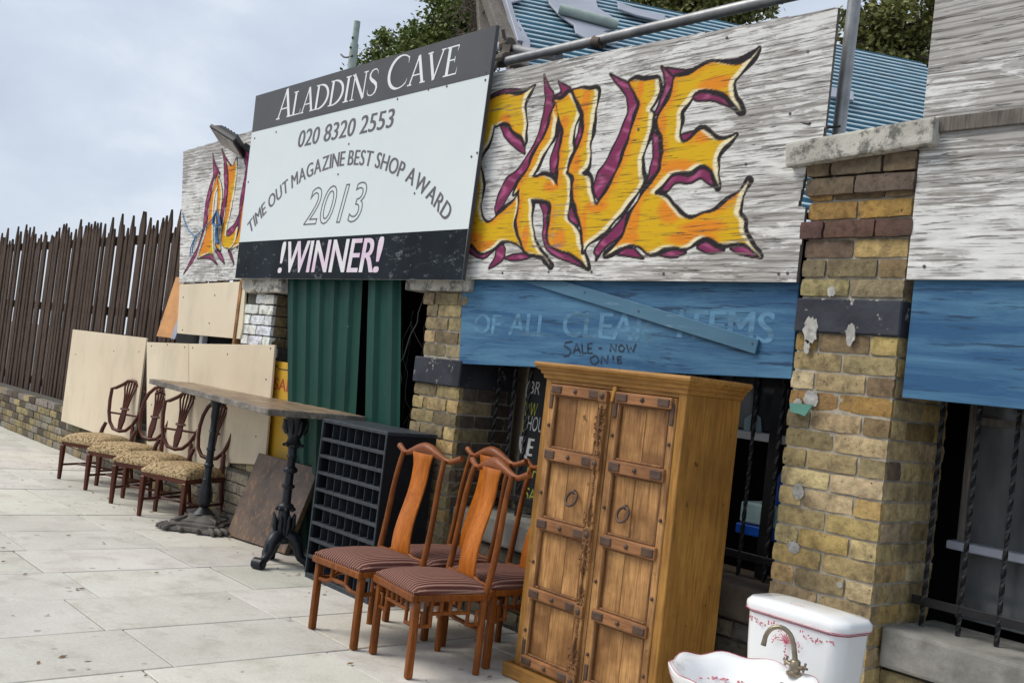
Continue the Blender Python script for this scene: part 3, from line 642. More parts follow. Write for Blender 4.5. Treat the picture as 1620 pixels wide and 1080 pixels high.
cw.obj('chalk_flourish', M['chalkwhite'], cb)

# clutter seen through the right opening
bx = thing('plastic_crate', 'blue and pale teal plastic crate behind the railing beside the right pillar', 'crate', (-2.75, 4.25, .8))
MB().box(-3.02, -2.72, 4.16, 4.46, .83, .93).obj('crate_side', M['tealplastic'], bx, bev=.008)
MB().box(-3.03, -2.71, 4.15, 4.47, .775, .825).obj('crate_base', M['brightblue'], bx, bev=.006)
o = MB().tube([(-2.83, 4.22, .94), (-2.825, 4.215, 1.05), (-2.81, 4.23, 1.13)], [.04, .04, .025], 10).obj('plastic_bottle', M['brightblue'], None, smooth=True); tag(o, 'bright blue plastic bottle standing on the teal crate behind the railing', 'bottle')
o = MB().tube([(-2.92, 4.22, .94), (-2.92, 4.22, 1.02), (-2.915, 4.22, 1.05)], [.018, .017, .008], 8).obj('plastic_bottle', M['tealplastic'], None, smooth=True); tag(o, 'small pale bottle beside the bright blue bottle on the crate', 'bottle')
rc = MB(); 
for q in range(3):
    a = [(-2.66+.02*q, 4.0+.02*q, 1.52), (-2.70+.03*q, 4.03, 1.42), (-2.63, 4.0, 1.36-.03*q), (-2.70, 4.02, 1.26-.04*q), (-2.61, 4.0, 1.20-.02*q)]; rc.tube(a, .004, 5)
o = rc.obj('cable', M['red'], None); tag(o, 'loose red cables dangling beside the right pillar under the blue board', 'cable')

# wires hanging in the gap beside the narrow green sheet
wr = MB(); rr = random.Random(3)
for q in range(14):
    x = -5.53+rr.uniform(0, .17); y = 3.86+rr.uniform(0, .2); pts = []; z = 1.85-rr.uniform(0, .2)
    for k in range(9): pts.append((x, y, z)); x = min(-5.36, max(-5.56, x+rr.uniform(-.06, .06))); y += rr.uniform(-.03, .03); z -= rr.uniform(.05, .14)
    wr.tube(pts, rr.choice([.002, .0025, .004]), 5)
o = wr.obj('cable_bundle', m_plain('grey dusty cable', (.035, .036, .038), .4, 8, .6, 0, 0), None); tag(o, 'tangle of dusty cables hanging in the dark gap beside the green sheets', 'cables')
MBx = MB().box(-5.6, -5.33, 4.24, 4.27, 0, 1.95); o = MBx.obj('gap_shade_sheet', M['voiddark'], None); tag(o, 'dark sheet added for the shade at the back of the gap behind the hanging cables', 'board')  # dark sheet added for the shade inside the open gap

# ------------------------------------------------------------------ blue board and plank
YB = 3.815
bb = thing('blue_board', 'wide blue painted plywood board with faint lettering above the wardrobe', 'sign board', (-3.75, YB, 1.43))
MB().prism(quadpoly([(726, 575), (1252, 599), (1264, 446), (1264, 430), (733, 430)], YB), fY(YB), 0, .018).obj('plywood_sheet', M['blue'], bb, bev=.002)
for s, px0, px1, yb0, yt0 in [('OF', 85, 205, 312, 223), ('ALL', 248, 428, 318, 218), ('CLEAR', 498, 925, 326, 210), ('ITEMS', 1035, 1480, 333, 202)]:
    q = lambda X, Yp: onY(720+X*550/1620, 420+Yp*550/1620, YB-.002)
    a, b = q(px0, yb0), q(px1, yb0); c = q(px0, yt0)
    fit_text(MB(), s, a.x, b.x, a.z-.004, c.z, YB-.0007, .022).obj('faded_word', M['blueletter'], bb)
L = MB(); q2 = lambda X, Yp: (lambda p: (p.x, p.z))(onY(720+X*550/1620, 420+Yp*550/1620, YB-.002))
for st_ in [[(545, 352), (515, 358), (508, 374), (530, 386), (540, 402), (528, 418), (505, 422)], [(550, 410), (565, 362), (583, 408)], [(555, 393), (580, 391)], [(590, 364), (592, 408), (612, 406)], [(640, 362), (618, 364), (618, 408), (640, 406)], [(617, 385), (636, 384)], [(668, 385), (684, 384)],
            [(722, 402), (724, 366), (748, 400), (750, 364)], [(775, 368), (762, 378), (764, 396), (780, 400), (790, 384), (775, 368)], [(798, 366), (808, 402), (818, 378), (828, 402), (842, 364)],
            [(650, 418), (630, 430), (632, 452), (652, 460), (668, 444), (662, 424), (650, 418)], [(680, 458), (682, 420), (708, 454), (712, 416)], [(735, 418), (736, 438)], [(737, 446), (738, 449)], [(775, 422), (756, 424), (756, 454), (776, 450)], [(756, 438), (772, 436)]]:
    stroke(L, [q2(*p) for p in st_], .0075, YB-.003)
L.obj('marker_writing', M['ink'], bb)
pk = MB().prism(quadpoly([(826, 444), (890, 444), (905, 448), (1200, 537), (1194, 560), (838, 449)][::-1], 3.798), fY(3.798), 0, .014)
o = pk.obj('wooden_plank', M['plankblue'], None, bev=.002); tag(o, 'long blue painted plank fixed slantwise across the blue board', 'plank')
for x, y in ((1190, 543), (1010, 492), (925, 462)): p = onY(x, y, 3.797); MB().tube([(p.x, 3.798, p.z), (p.x, 3.795, p.z)], .005, 8).obj('nail_head', M['screw'], o)
# ------------------------------------------------------------------ painted plywood boards
def pip_sdf(PX, PZ, poly):
    """signed distance (negative inside) of grid points to a polygon"""
    p = np.array(poly); q = np.roll(p, -1, 0); d2 = np.full(PX.shape, 1e9); ins = np.zeros(PX.shape, bool)
    for (ax, az), (bx_, bz) in zip(p, q):
        ex, ez = bx_-ax, bz-az; L = ex*ex+ez*ez+1e-12
        t = np.clip(((PX-ax)*ex+(PZ-az)*ez)/L, 0, 1); d2 = np.minimum(d2, (PX-ax-t*ex)**2+(PZ-az-t*ez)**2)
        c = ((az > PZ) != (bz > PZ)); 
        with np.errstate(divide='ignore', invalid='ignore'): xi = ax+(PZ-az)*ex/(ez if ez != 0 else 1e-9)
        ins ^= c & (PX < xi)
    return np.where(ins, -1, 1)*np.sqrt(d2)
def smooth_poly(pts, it=1):
    for _ in range(it):
        o = []; n = len(pts)
        for i in range(n):
            a, b, c = Vector(pts[i-1]), Vector(pts[i]), Vector(pts[(i+1) % n])
            u, v = (a-b), (c-b)
            ang = u.angle(v, 3.1) if u.length > 0 and v.length > 0 else 3.1
            if ang < 1.25: o.append(tuple(b)); continue          # keep the sharp flame tips
            o.append(tuple(b+u*.22)); o.append(tuple(b+v*.22))
        pts = o
    return pts
YEL_P, ORA_P, CRE_P, PUR_P, BLK_P = [np.array(lin(*c)) for c in ((216, 172, 22), (228, 118, 34), (238, 226, 186), (128, 44, 88), (34, 29, 36))]
PUR_L = np.array(lin(182, 96, 140))
def painted_board(t, outline, fills, purples, Y, step, tf, oranges, line=.022):
    """dense face sheet with paint colours, plus a plywood core behind it"""
    xs = [p[0] for p in outline]; zs = [p[1] for p in outline]; x0, x1, z0, z1 = min(xs), max(xs), min(zs), max(zs)
    nx = int((x1-x0)/step)+1; nz_ = int((z1-z0)/step)+1
    gx = np.linspace(x0, x1, nx); gz = np.linspace(z0, z1, nz_); PX, PZ = np.meshgrid(gx, gz)
    wob = .0022*np.sin(PX*61+PZ*17)+.0018*np.sin(PZ*73-PX*31)
    col = np.zeros(PX.shape+(3,)); al = np.zeros(PX.shape)
    def region(poly, pad):
        a = np.array(poly); m = (PX > a[:, 0].min()-pad) & (PX < a[:, 0].max()+pad) & (PZ > a[:, 1].min()-pad) & (PZ < a[:, 1].max()+pad); return m
    aa = step*.6
    def lay_(m, c, cov):
        cov = np.clip(cov, 0, 1)[:, None]; cc = col[m]; A = al[m][:, None]
        col[m] = np.where(A > 0, cc*(1-cov)+c*cov, c); al[m] = np.maximum(al[m], cov[:, 0])
    for poly in purples:
        P = smooth_poly([tf(*p) for p in poly]); m = region(P, .03); d = pip_sdf(PX[m]+wob[m], PZ[m], P)
        lay_(m, BLK_P, (.0115-d)/aa+.5)
        mixv = np.clip(.5+.5*np.sin(PX[m]*40+PZ[m]*23+3*np.sin(PZ[m]*30)), 0, 1)[:, None]**4*np.clip(-d/.012, 0, 1)[:, None]
        lay_(m, PUR_P*(1-mixv*.75)+PUR_L*mixv*.75, (-.0015-d)/aa+.5)
    for k, poly in enumerate(fills):
        P = smooth_poly([tf(*p) for p in poly]); m = region(P, .05); px, pz = PX[m]+wob[m], PZ[m]; d = pip_sdf(px, pz, P)
        lw_ = line*(1+.35*np.sin(px*19+pz*27+k))
        lay_(m, BLK_P, (lw_-d)/aa+.5)
        ds = pip_sdf(px+.029, pz-.006, P); du = pip_sdf(px-.036, pz+.012, P)
        cre = np.clip((ds+.004)/.010, 0, 1)*np.clip(1-(-d-.022)/.012, 0, 1)
        ora = np.clip((du+.016)/.045, 0, 1)*.65
        for ox, oz, rx, rz in oranges:
            ox, oz = tf(ox, oz); r2 = ((px-ox)/(rx*.8))**2+((pz-oz)/(rz*.8))**2; ora = np.maximum(ora, np.clip(1.1-r2, 0, .7))
        c = YEL_P[None]*(1-ora[:, None])+ORA_P[None]*ora[:, None]; c = c*(1-cre[:, None])+CRE_P[None]*cre[:, None]
        lay_(m, c, (-d)/aa+.5)
    ov = pip_sdf(PX, PZ, outline)
    keep = ov < step*.5
    idx = -np.ones(PX.shape, int); cx, cz = (x0+x1)/2, (z0+z1)/2
    q = keep[:-1, :-1] & keep[1:, :-1] & keep[:-1, 1:] & keep[1:, 1:]
    used = np.zeros(PX.shape, bool); used[:-1, :-1] |= q; used[1:, :-1] |= q; used[:-1, 1:] |= q; used[1:, 1:] |= q
    idx[used] = np.arange(used.sum())
    V = np.stack([PX[used]-cx, np.full(used.sum(), 0.), PZ[used]-cz], 1)
    a, b, c, d = idx[:-1, :-1][q], idx[:-1, 1:][q], idx[1:, 1:][q], idx[1:, :-1][q]
    F = np.stack([a, b, c, d], 1)
    me = bpy.data.meshes.new('painted_face'); me.vertices.add(len(V)); me.vertices.foreach_set('co', V.ravel().astype(np.float32))
    me.loops.add(F.size); me.loops.foreach_set('vertex_index', F.ravel().astype(np.int32)); me.polygons.add(len(F))
    me.polygons.foreach_set('loop_start', np.arange(0, F.size, 4, dtype=np.int32)); me.update(calc_edges=True)
    at = me.color_attributes.new('paint', 'FLOAT_COLOR', 'POINT')
    at.data.foreach_set('color', np.concatenate([col[used], al[used][:, None]], 1).ravel().astype(np.float32))
    me.materials.append(M['weather_paint']); o = link('painted_face', me, t); o.location = Vector((cx, Y, cz))-t.location
    MB().prism(outline, fY(Y+.003), 0, .016).obj('plywood_core', M['greytimber'], t)

YCV = 3.772
Z4 = lambda x, y: (730+x/3, 80+y/3)
Z5 = lambda x, y: (960+x/2.842, 60+y/2.842)
def mk(Z, Y): return lambda x, y: (lambda p: (p.x, p.z))(onY(*Z(x, y), Y))
A4 = [(135, 235), (160, 222), (195, 210), (230, 208), (255, 215), (278, 213), (302, 203), (345, 170), (312, 215), (298, 260), (303, 300), (312, 340), (305, 380), (300, 436), (288, 402), (262, 390), (240, 370), (228, 345), (205, 337), (185, 345), (165, 358), (155, 352), (150, 390), (130, 440), (105, 480), (88, 530), (90, 560), (100, 600), (103, 650), (95, 700), (88, 750), (95, 790), (115, 820), (140, 815), (165, 790), (200, 760), (240, 725), (270, 685), (272, 745), (260, 800), (258, 840), (275, 890), (302, 955), (285, 932), (250, 907), (215, 898), (190, 900), (165, 925), (140, 945), (105, 960), (85, 955), (65, 930), (30, 905), (-10, 900), (-40, 700), (10, 480), (60, 330), (100, 255)]
B4 = [(440, 235), (432, 290), (420, 350), (395, 410), (365, 455), (340, 505), (320, 560), (290, 602), (265, 642), (247, 682), (277, 655), (275, 740), (262, 800), (265, 850), (285, 905), (306, 960), (355, 965), (395, 975), (424, 1020), (362, 940), (345, 890), (340, 850), (330, 800), (335, 750), (330, 705), (360, 703), (400, 708), (425, 718), (425, 760), (420, 800), (415, 850), (410, 900), (430, 930), (470, 945), (520, 960), (560, 985), (600, 1030), (580, 960), (565, 930), (560, 880), (545, 840), (505, 810), (500, 780), (512, 730), (520, 690), (518, 640), (512, 600), (492, 583), (505, 562), (522, 520), (528, 470), (525, 420), (535, 370), (555, 320), (567, 290), (555, 258), (530, 220), (510, 200), (490, 225), (470, 238)]
B4hole = [(456, 298), (474, 345), (490, 385), (478, 425), (465, 480), (462, 540), (460, 600), (458, 645), (432, 612), (390, 592), (350, 605), (333, 600), (365, 545), (385, 495), (412, 458), (438, 420), (447, 365)]
# the A is drawn as one outline that runs round its hole through a hairline cut
i0 = 0
A_full = B4[:1] + [(452, 262)] + B4hole[0:1] + B4hole[1:] + [(455, 297), (444, 258)] + B4[1:]
to5 = lambda x, y: ((960+x/2.842-730)*3, (60+y/2.842-80)*3)
Vp = [(530, 190), (570, 181), (610, 190), (640, 185), (650, 203), (640, 250), (628, 330), (620, 390), (608, 450), (612, 510), (598, 555), (568, 582), (580, 594), (607, 600), (611, 640), (618, 690), (640, 742)] + \
     [to5(*p) for p in [(-30, 735), (15, 670), (45, 600), (75, 540), (95, 470), (115, 400), (140, 340), (150, 290), (130, 250), (102, 198), (130, 188), (160, 196), (205, 190), (230, 184), (236, 200), (235, 240), (216, 290), (190, 328), (209, 340), (205, 370), (195, 430), (172, 490), (156, 550), (158, 600), (166, 645), (150, 680), (100, 740), (50, 805), (0, 858)]] + \
     [(690, 852), (640, 887), (600, 917), (580, 948), (575, 880), (570, 830), (555, 790), (545, 740), (530, 690), (530, 650), (535, 592), (505, 572), (535, 500), (560, 450), (580, 400), (582, 320), (575, 280), (550, 230)]
Ep = [to5(*p) for p in [(300, 178), (295, 240), (275, 290), (240, 340), (225, 370), (230, 400), (250, 440), (255, 500), (245, 560), (240, 600), (215, 640), (180, 680), (150, 720), (120, 770), (95, 830), (75, 890), (40, 935), (-5, 978), (60, 942), (110, 925), (150, 935), (190, 970), (215, 965), (260, 940), (310, 935), (340, 945), (370, 940), (400, 915), (440, 890), (475, 900), (510, 925), (550, 925), (600, 915), (640, 930), (690, 985), (632, 905), (612, 860), (617, 820), (587, 793), (602, 740), (637, 645), (600, 690), (560, 720), (520, 755), (480, 785), (430, 790), (390, 815), (355, 815), (325, 790), (300, 760), (275, 730), (250, 710), (213, 704), (212, 692), (240, 670), (270, 632), (300, 606), (340, 597), (375, 601), (410, 572), (440, 566), (465, 580), (490, 630), (502, 668), (497, 580), (497, 530), (522, 490), (557, 460), (586, 434), (545, 455), (510, 464), (480, 454), (460, 430), (430, 410), (400, 430), (375, 460), (345, 476), (325, 460), (325, 420), (333, 370), (330, 335), (350, 308), (375, 280), (390, 250), (420, 232), (460, 230), (510, 236), (550, 262), (605, 332), (568, 250), (570, 200), (600, 160), (640, 110), (687, 48), (640, 100), (590, 125), (540, 120), (490, 110), (460, 115), (420, 135), (380, 165), (340, 176)]]
PU4 = [[(138, 215), (190, 190), (240, 184), (300, 190), (352, 165), (302, 203), (255, 212), (200, 207), (140, 232)],
       [(188, 362), (215, 350), (240, 385), (270, 405), (302, 425), (299, 490), (260, 462), (225, 432), (205, 402)],
       [(393, 116), (415, 170), (437, 207), (432, 280), (418, 350), (397, 408), (350, 475), (320, 545), (280, 595), (245, 645), (200, 730), (163, 772), (160, 740), (190, 650), (220, 600), (270, 570), (300, 520), (340, 460), (375, 380), (390, 300), (400, 230), (395, 170)],
       [(462, 150), (500, 172), (522, 182), (505, 212), (470, 228), (440, 218), (480, 200)],
       [(462, 330), (488, 388), (475, 430), (462, 500), (457, 582), (425, 582), (420, 530), (435, 480), (455, 430), (468, 380)],
       [(572, 308), (580, 370), (562, 440), (528, 492), (540, 440), (560, 380)],
       [(518, 738), (545, 790), (552, 832), (520, 812), (508, 772)],
       [(365, 712), (410, 733), (416, 800), (406, 850), (396, 900), (440, 948), (500, 968), (570, 988), (602, 1036), (520, 1003), (440, 974), (398, 933), (384, 880), (394, 800), (385, 750)],
       [(20, 928), (60, 943), (100, 963), (152, 948), (112, 986), (70, 978), (25, 948)], [(172, 922), (205, 925), (202, 990), (160, 1018), (133, 1032), (160, 980)],
       [(380, 985), (410, 998), (427, 1024), (395, 1012)], [(205, 985), (260, 965), (350, 968), (300, 990), (240, 996)],
       [(775, 845), (700, 885), (660, 960), (638, 995), (640, 960), (670, 910), (715, 860)]]
PU5 = [[(15, 165), (60, 188), (110, 212), (142, 280), (132, 340), (104, 420), (80, 500), (55, 580), (15, 660), (-30, 735), (-62, 690), (-42, 610), (-2, 560), (36, 480), (74, 400), (100, 320), (85, 250), (50, 208)],
       [(92, 785), (87, 850), (52, 900), (0, 930), (-45, 985), (-60, 960), (-20, 905), (40, 850)], [(248, 130), (290, 168), (300, 190), (292, 260), (258, 312), (212, 350), (238, 290), (263, 230), (265, 180)],
       [(268, 138), (380, 152), (450, 104), (530, 106), (600, 96), (688, 46), (600, 122), (540, 124), (480, 114), (420, 140), (370, 170), (300, 172)],
       [(385, 262), (460, 236), (520, 252), (575, 285), (607, 336), (540, 302), (480, 278), (400, 282)], [(335, 440), (380, 425), (405, 418), (372, 458), (345, 470)],
       [(248, 682), (290, 625), (340, 605), (380, 618), (430, 582), (470, 612), (502, 680), (450, 645), (420, 625), (370, 655), (310, 645), (270, 692)],
       [(203, 415), (238, 450), (243, 520), (228, 600), (190, 632), (178, 660), (198, 580), (214, 520), (209, 460)],
       [(25, 968), (110, 940), (162, 990), (110, 980)], [(228, 972), (280, 945), (352, 965), (300, 988)], [(408, 942), (440, 905), (482, 940), (522, 955), (460, 970)], [(556, 945), (620, 935), (694, 988), (600, 972)]]
PU4 += [[to5(*p) for p in q] for q in PU5]
OR4 = [(205, 330, .08, .05), (110, 930, .2, .05), (60, 890, .12, .05), (590, 240, .05, .13), (490, 340, .05, .06), (300, 900, .04, .12), (460, 900, .08, .09), (545, 530, .05, .09), (640, 740, .12, .05), (575, 850, .04, .16), (430, 640, .1, .05), (262, 660, .05, .05)] + \
      [(*to5(*p), a, b) for p, a, b in [((490, 205), .15, .05), ((120, 800), .06, .18), ((245, 400), .05, .10), ((430, 435), .09, .06), ((300, 580), .2, .05), ((290, 770), .12, .10), ((380, 900), .22, .05), ((150, 230), .04, .07), ((100, 900), .1, .05), ((430, 850), .20, .05)]]
cv = thing('painted_board', 'large flaking white board painted CAVE in orange and yellow flame letters', 'sign board', (-3.75, YCV, 1.94))
out_cv = quadpoly([(660, 441), (1260, 446), (1274, 328), (1263, 325), (1277, 262), (1296, 262), (1305, 200), (1326, 12), (785, 114), (690, 133)], YCV)
painted_board(cv, out_cv, [A4, A_full, Vp, Ep], PU4, YCV, .0062, mk(Z4, YCV), OR4)
for x, y in [(795, 432), (868, 430), (936, 430), (1050, 433), (1232, 433), (1246, 432), (1278, 82), (1150, 60), (1010, 205), (1180, 260), (1250, 180)]:
    p = onY(x, y, YCV); MB().tube([(p.x, YCV+.001, p.z), (p.x, YCV-.003, p.z)], .007, 8).obj('screw', M['screw'], cv)

YAL = 3.79
ZA = lambda x, y: (260+x/4.153, 200+y/4.153)
al_f = [[(352, 308), (366, 330), (352, 400), (332, 450), (320, 560), (319, 650), (319, 750), (326, 840), (296, 830), (260, 845), (220, 867), (250, 780), (275, 700), (285, 620), (300, 500), (322, 400)],
        [(356, 330), (374, 380), (381, 450), (371, 540), (361, 640), (366, 740), (372, 812), (337, 792), (344, 700), (345, 600), (349, 520), (352, 430)],
        [(410, 228), (440, 275), (476, 212), (480, 300), (457, 450), (432, 580), (407, 680), (406, 728), (440, 718), (482, 655), (472, 740), (442, 805), (380, 792), (374, 720), (398, 600), (418, 450), (424, 330)],
        [(560, 380), (522, 480), (502, 600), (492, 700), (442, 805), (500, 770), (600, 700), (620, 420)]]
al_p = [[(318, 178), (335, 250), (367, 310), (345, 320), (322, 350), (307, 430), (287, 530), (275, 640), (240, 750), (200, 870), (128, 968), (160, 905), (215, 805), (250, 700), (262, 600), (275, 480), (300, 390), (325, 320)],
        [(378, 150), (410, 220), (442, 262), (430, 278), (408, 265), (417, 330), (412, 450), (392, 560), (375, 650), (370, 560), (398, 430), (393, 300), (393, 220)],
        [(408, 690), (460, 648), (497, 565), (482, 650), (440, 712), (404, 727)], [(545, 120), (520, 210), (540, 260), (520, 380), (495, 500), (490, 640), (450, 760), (480, 800), (500, 690), (510, 520), (550, 380), (600, 200)],
        [(218, 870), (270, 845), (312, 838), (347, 908), (310, 872), (270, 862)], [(334, 815), (372, 828), (396, 902), (360, 862)], [(418, 815), (440, 828), (457, 905)]]
alb = thing('painted_board', 'small flaking white board with partly hidden AL flame letters left of the printed sign', 'sign board', (-8.6, YAL, 1.9))
out_al = quadpoly([(283, 448), (375, 442), (450, 437), (452, 190), (395, 208), (290, 240)], YAL)
painted_board(alb, out_al, al_f, al_p, YAL, .008, mk(ZA, YAL), [(325, 420, .14, .3), (300, 640, .12, .25), (270, 780, .14, .16), (435, 300, .12, .25), (415, 520, .08, .2), (360, 600, .06, .3), (520, 560, .1, .3)], .013)
# blue cord tied over the small board
cd = MB(); pts = [(120, 565), (128, 610), (150, 670), (180, 705), (205, 722), (240, 690), (285, 645), (330, 590), (350, 545)]
cd.tube([onY(*ZA(*p), YAL-.010) for p in pts], .0045, 6); cd.tube([onY(*ZA(*p), YAL-.012) for p in [(205, 722), (175, 790), (168, 850)]], .005, 6); cd.tube([onY(*ZA(*p), YAL-.013) for p in [(205, 722), (188, 780), (182, 830)]], .0045, 6)
o = cd.obj('cord', M['bluecord'], None, smooth=True); tag(o, 'blue cord tied across the lower left of the small painted board', 'cord')
kn = MB(); 
for q in range(5): kn.tube([onY(*ZA(345+dx*(1+q*.1), y), YAL-.02-.004*q) for dx, y in [(-3, 560), (-18, 600), (-20, 640), (0, 665), (15, 640), (10, 600), (2, 570)]], .008, 6)
kn.tube([onY(*ZA(*p), YAL-.02) for p in [(345, 660), (340, 720), (352, 770)]], .014, 6)
o = kn.obj('cord_bundle', M['bluecord'], None, smooth=True); tag(o, 'coiled bundle of blue cord hanging on the letter A of the small painted board', 'cord')

# ------------------------------------------------------------------ printed sign
YS2 = 3.70
sg = thing('printed_sign', 'large printed sign reading ALADDINS CAVE above the green sheets', 'sign', (-6.3, YS2, 1.92))
SX0 = lambda z: -7.80-.022*(z-1.92); SX1 = lambda z: -4.81+.02*(z-1.92)
def k_(x, z): return x*YS2/3.72, CAMZ+(z-CAMZ)*YS2/3.72
q = [(-7.805, 1.92), (-4.836, 1.922), (-4.791, 3.440), (-7.839, 3.413)]; hb = [(-7.813, 3.112), (-4.795, 3.145)]; fb = [(-7.772, 2.212), (-4.83, 2.227)]
hb[0] = (-7.828, 3.112); fb[0] = (-7.81, 2.212)
fS = fY(YS2)
MB().prism([k_(*p) for p in q], fS, 0, .02).obj('sign_sheet', [M['signwhite']], sg, bev=.001)
MB().prism([k_(*p) for p in [hb[0], hb[1], q[2], q[3]]], fS, -.0012, -.0004).obj('header_band', M['signgrey'], sg)
MB().prism([k_(*p) for p in [q[0], q[1], fb[1], fb[0]]], fS, -.0012, -.0004).obj('footer_band', M['signblack'], sg)
MB().hexa([(*(lambda p: (p[0]+.001, YS2-.0015, p[1]))(k_(*q[1])),), (k_(*q[1])[0]+.006, YS2-.0015, k_(*q[1])[1]), (k_(*q[1])[0]+.006, YS2+.024, k_(*q[1])[1]), (k_(*q[1])[0]+.001, YS2+.024, k_(*q[1])[1])],
          [(k_(*q[2])[0]+.001, YS2-.0015, k_(*q[2])[1]), (k_(*q[2])[0]+.006, YS2-.0015, k_(*q[2])[1]), (k_(*q[2])[0]+.006, YS2+.024, k_(*q[2])[1]), (k_(*q[2])[0]+.001, YS2+.024, k_(*q[2])[1])]).obj('edge_strip', M['signedge'], sg)
# roman capitals drawn with a broad pen
TH, TN, SF = .152, .072, .046
def glyph(c):
    def stem(x, th=TH): return [([(x, 0), (x, 1)], th)]
    def serif(x, z, l=.17): return [([(x-l/2, z), (x+l/2, z)], SF)]
    b, t = SF/2, 1-SF/2
    if c == 'A': return .80, [([(.09, .02), (.37, 1.0)], TN), ([(.37, 1.02), (.68, .02)], TH), ([(.20, .34), (.54, .34)], .045)]+serif(.09, b, .2)+serif(.69, b, .24)
    if c == 'L': return .60, stem(.15)+serif(.15, t, .28)+[([(.02, b), (.54, b)], SF), ([(.53, 0), (.57, .24)], [.05, .012])]
    if c == 'D':
        a = arc(.22, .5, .55, .482, 90, -90, 22); return .86, stem(.15)+[([(.01, t), (.24, t)], SF), ([(.01, b), (.24, b)], SF), (a, [SF+.105*math.sin(math.pi*i/22)**1.3 for i in range(23)])]
    if c == 'I': return .34, stem(.16)+serif(.16, t, .29)+serif(.16, b, .29)
    if c == 'N': return .92, [([(.16, 0), (.16, 1)], TN), ([(.12, 1), (.76, .0)], TH), ([(.76, 0), (.76, 1)], TN)]+serif(.16, b, .22)+serif(.76, t, .22)+serif(.1, t, .16)
    if c == 'S':
        pts = [(.49, .76), (.47, .88), (.38, .97), (.27, .985), (.15, .94), (.085, .83), (.10, .70), (.20, .595), (.33, .51), (.46, .40), (.50, .26), (.46, .11), (.35, .025), (.23, .015), (.11, .06), (.06, .14), (.045, .26)]
        return .62, [(pts, [.012, .035, .045, .045, .07, .10, .12, .135, .14, .135, .115, .085, .05, .04, .045, .035, .012])]
    if c == 'C':
        a = arc(.50, .5, .44, .485, 48, 310, 24); ws = [.04+.10*max(0, -math.cos(R(48+262*i/24)))**.9 for i in range(25)]
        return .88, [(a, ws), ([(.80, .70), (.79, .90)], [.012, .06]), ([(.83, .25), (.78, .11)], [.012, .045])]
    if c == 'V': return .80, [([(.09, 1.0), (.39, 0)], TH), ([(.39, .0), (.68, 1.0)], TN)]+serif(.10, t, .24)+serif(.68, t, .2)
    if c == 'E': return .62, stem(.15)+[([(.01, t), (.53, t)], SF), ([(.15, .52), (.43, .52)], SF), ([(.01, b), (.55, b)], SF), ([(.53, .98), (.50, .78)], [.05, .012]), ([(.55, .0), (.58, .23)], [.05, .012]), ([(.43, .62), (.43, .42)], [.03, .03])]
def roman(s, x0, x1, z0, tilt, big, small, Y):
    hs = []; wsum = 0
    for i, c in enumerate(s):
        if c == ' ': hs.append(0); wsum += big*.32; continue
        h = big if (i == 0 or s[i-1] == ' ') else small; hs.append(h); wsum += glyph(c)[0]*h
    kx = (x1-x0)/wsum; mb = MB(); x = x0; n = 0
    for c, h in zip(s, hs):
        if c == ' ': x += big*.32*kx; continue
        wd, st_ = glyph(c)
        for pts, ww in st_:
            n += 1; P = [(x+(u+.06*v)*h*kx, z0+v*h+tilt*((x-x0)+u*h*kx)/(x1-x0)) for u, v in pts]
            sc_ = h*1.02; ww = [q_*sc_ for q_ in ww] if isinstance(ww, list) else ww*sc_
            stroke(mb, P, ww, Y-.0002*(n % 9))
        x += wd*h*kx
    return mb
kk = YS2/3.72
def kx(x): return x*kk
def kz(z): return CAMZ+(z-CAMZ)*kk
roman('ALADDINS CAVE', kx(-7.43), kx(-5.12), kz(3.168), .028, .225, .185, YS2-.0018).obj('header_lettering', M['letterwhite'], sg)
fit_text(MB(), '020 8320 2553', kx(-7.03), kx(-5.765), kz(2.912), kz(3.04), YS2-.0012, .022, .1, 0, .022).obj('phone_number', M['lettergrey'], sg)
L = MB(); s = 'TIME OUT MAGAZINE BEST SHOP AWARD'; widths = []
for c in s:
    if c == ' ': widths.append(.24); continue
    v, f = text_shape(c); a = np.array(v); widths.append(a[:, 0].max()-a[:, 0].min()+.10)
tot = sum(widths); cxx, czz, rad = kx(-6.352), kz(.633), 2.088*kk; TA = R(76.8); u = 0
for c, wd in zip(s, widths):
    if c != ' ':
        th = TA*(.5-(u+wd/2)/tot); v, f = text_shape(c); a = np.array(v); sc2 = rad*TA/tot; xm = (a[:, 0].min()+a[:, 0].max())/2
        pts = []
        for x, y, z in v:
            lx = (x-xm)*sc2*1.0; ly = rad+y*.152; pts.append((cxx-math.sin(th)*ly+math.cos(th)*lx, YS2-.0012, czz+math.cos(th)*ly+math.sin(th)*lx))
        for q, k in enumerate((0, -1, 1)):
            L.add([(p[0]+k*.0035*math.cos(th), p[1]-q*.00015, p[2]+k*.0035*math.sin(th)) for p in pts], f)
    u += wd
L.obj('award_lettering', M['lettergrey'], sg)
fit_text(MB(), '2013', kx(-6.80), kx(-5.99), kz(2.312), kz(2.590), YS2-.0014, 0, .28, .0125).obj('year_outline', M['lettergrey'], sg)
L = MB()
fit_text(L, 'WINNER', kx(-6.985), kx(-5.80), kz(1.966), kz(2.198), YS2-.0022, .022, .12); fit_text(L, '!', kx(-7.092), kx(-7.03), kz(1.962), kz(2.20), YS2-.0022, .03, .12); fit_text(L, '!', kx(-5.785), kx(-5.715), kz(1.966), kz(2.204), YS2-.0022, .03, .12)
L.obj('winner_lettering', M['letterpink'], sg)
for x, y in [(409, 158), (403, 219), (437, 209), (629, 157), (768, 127), (769, 115), (758, 118), (707, 137), (678, 142), (755, 242), (746, 248), (552, 228), (535, 276), (393, 288), (656, 306), (720, 400), (650, 420), (390, 425)]:
    p = onY(x, y, YS2); MB().tube([(p.x, YS2, p.z), (p.x, YS2-.003, p.z)], .0075, 7).obj('screw', M['screw'], sg)

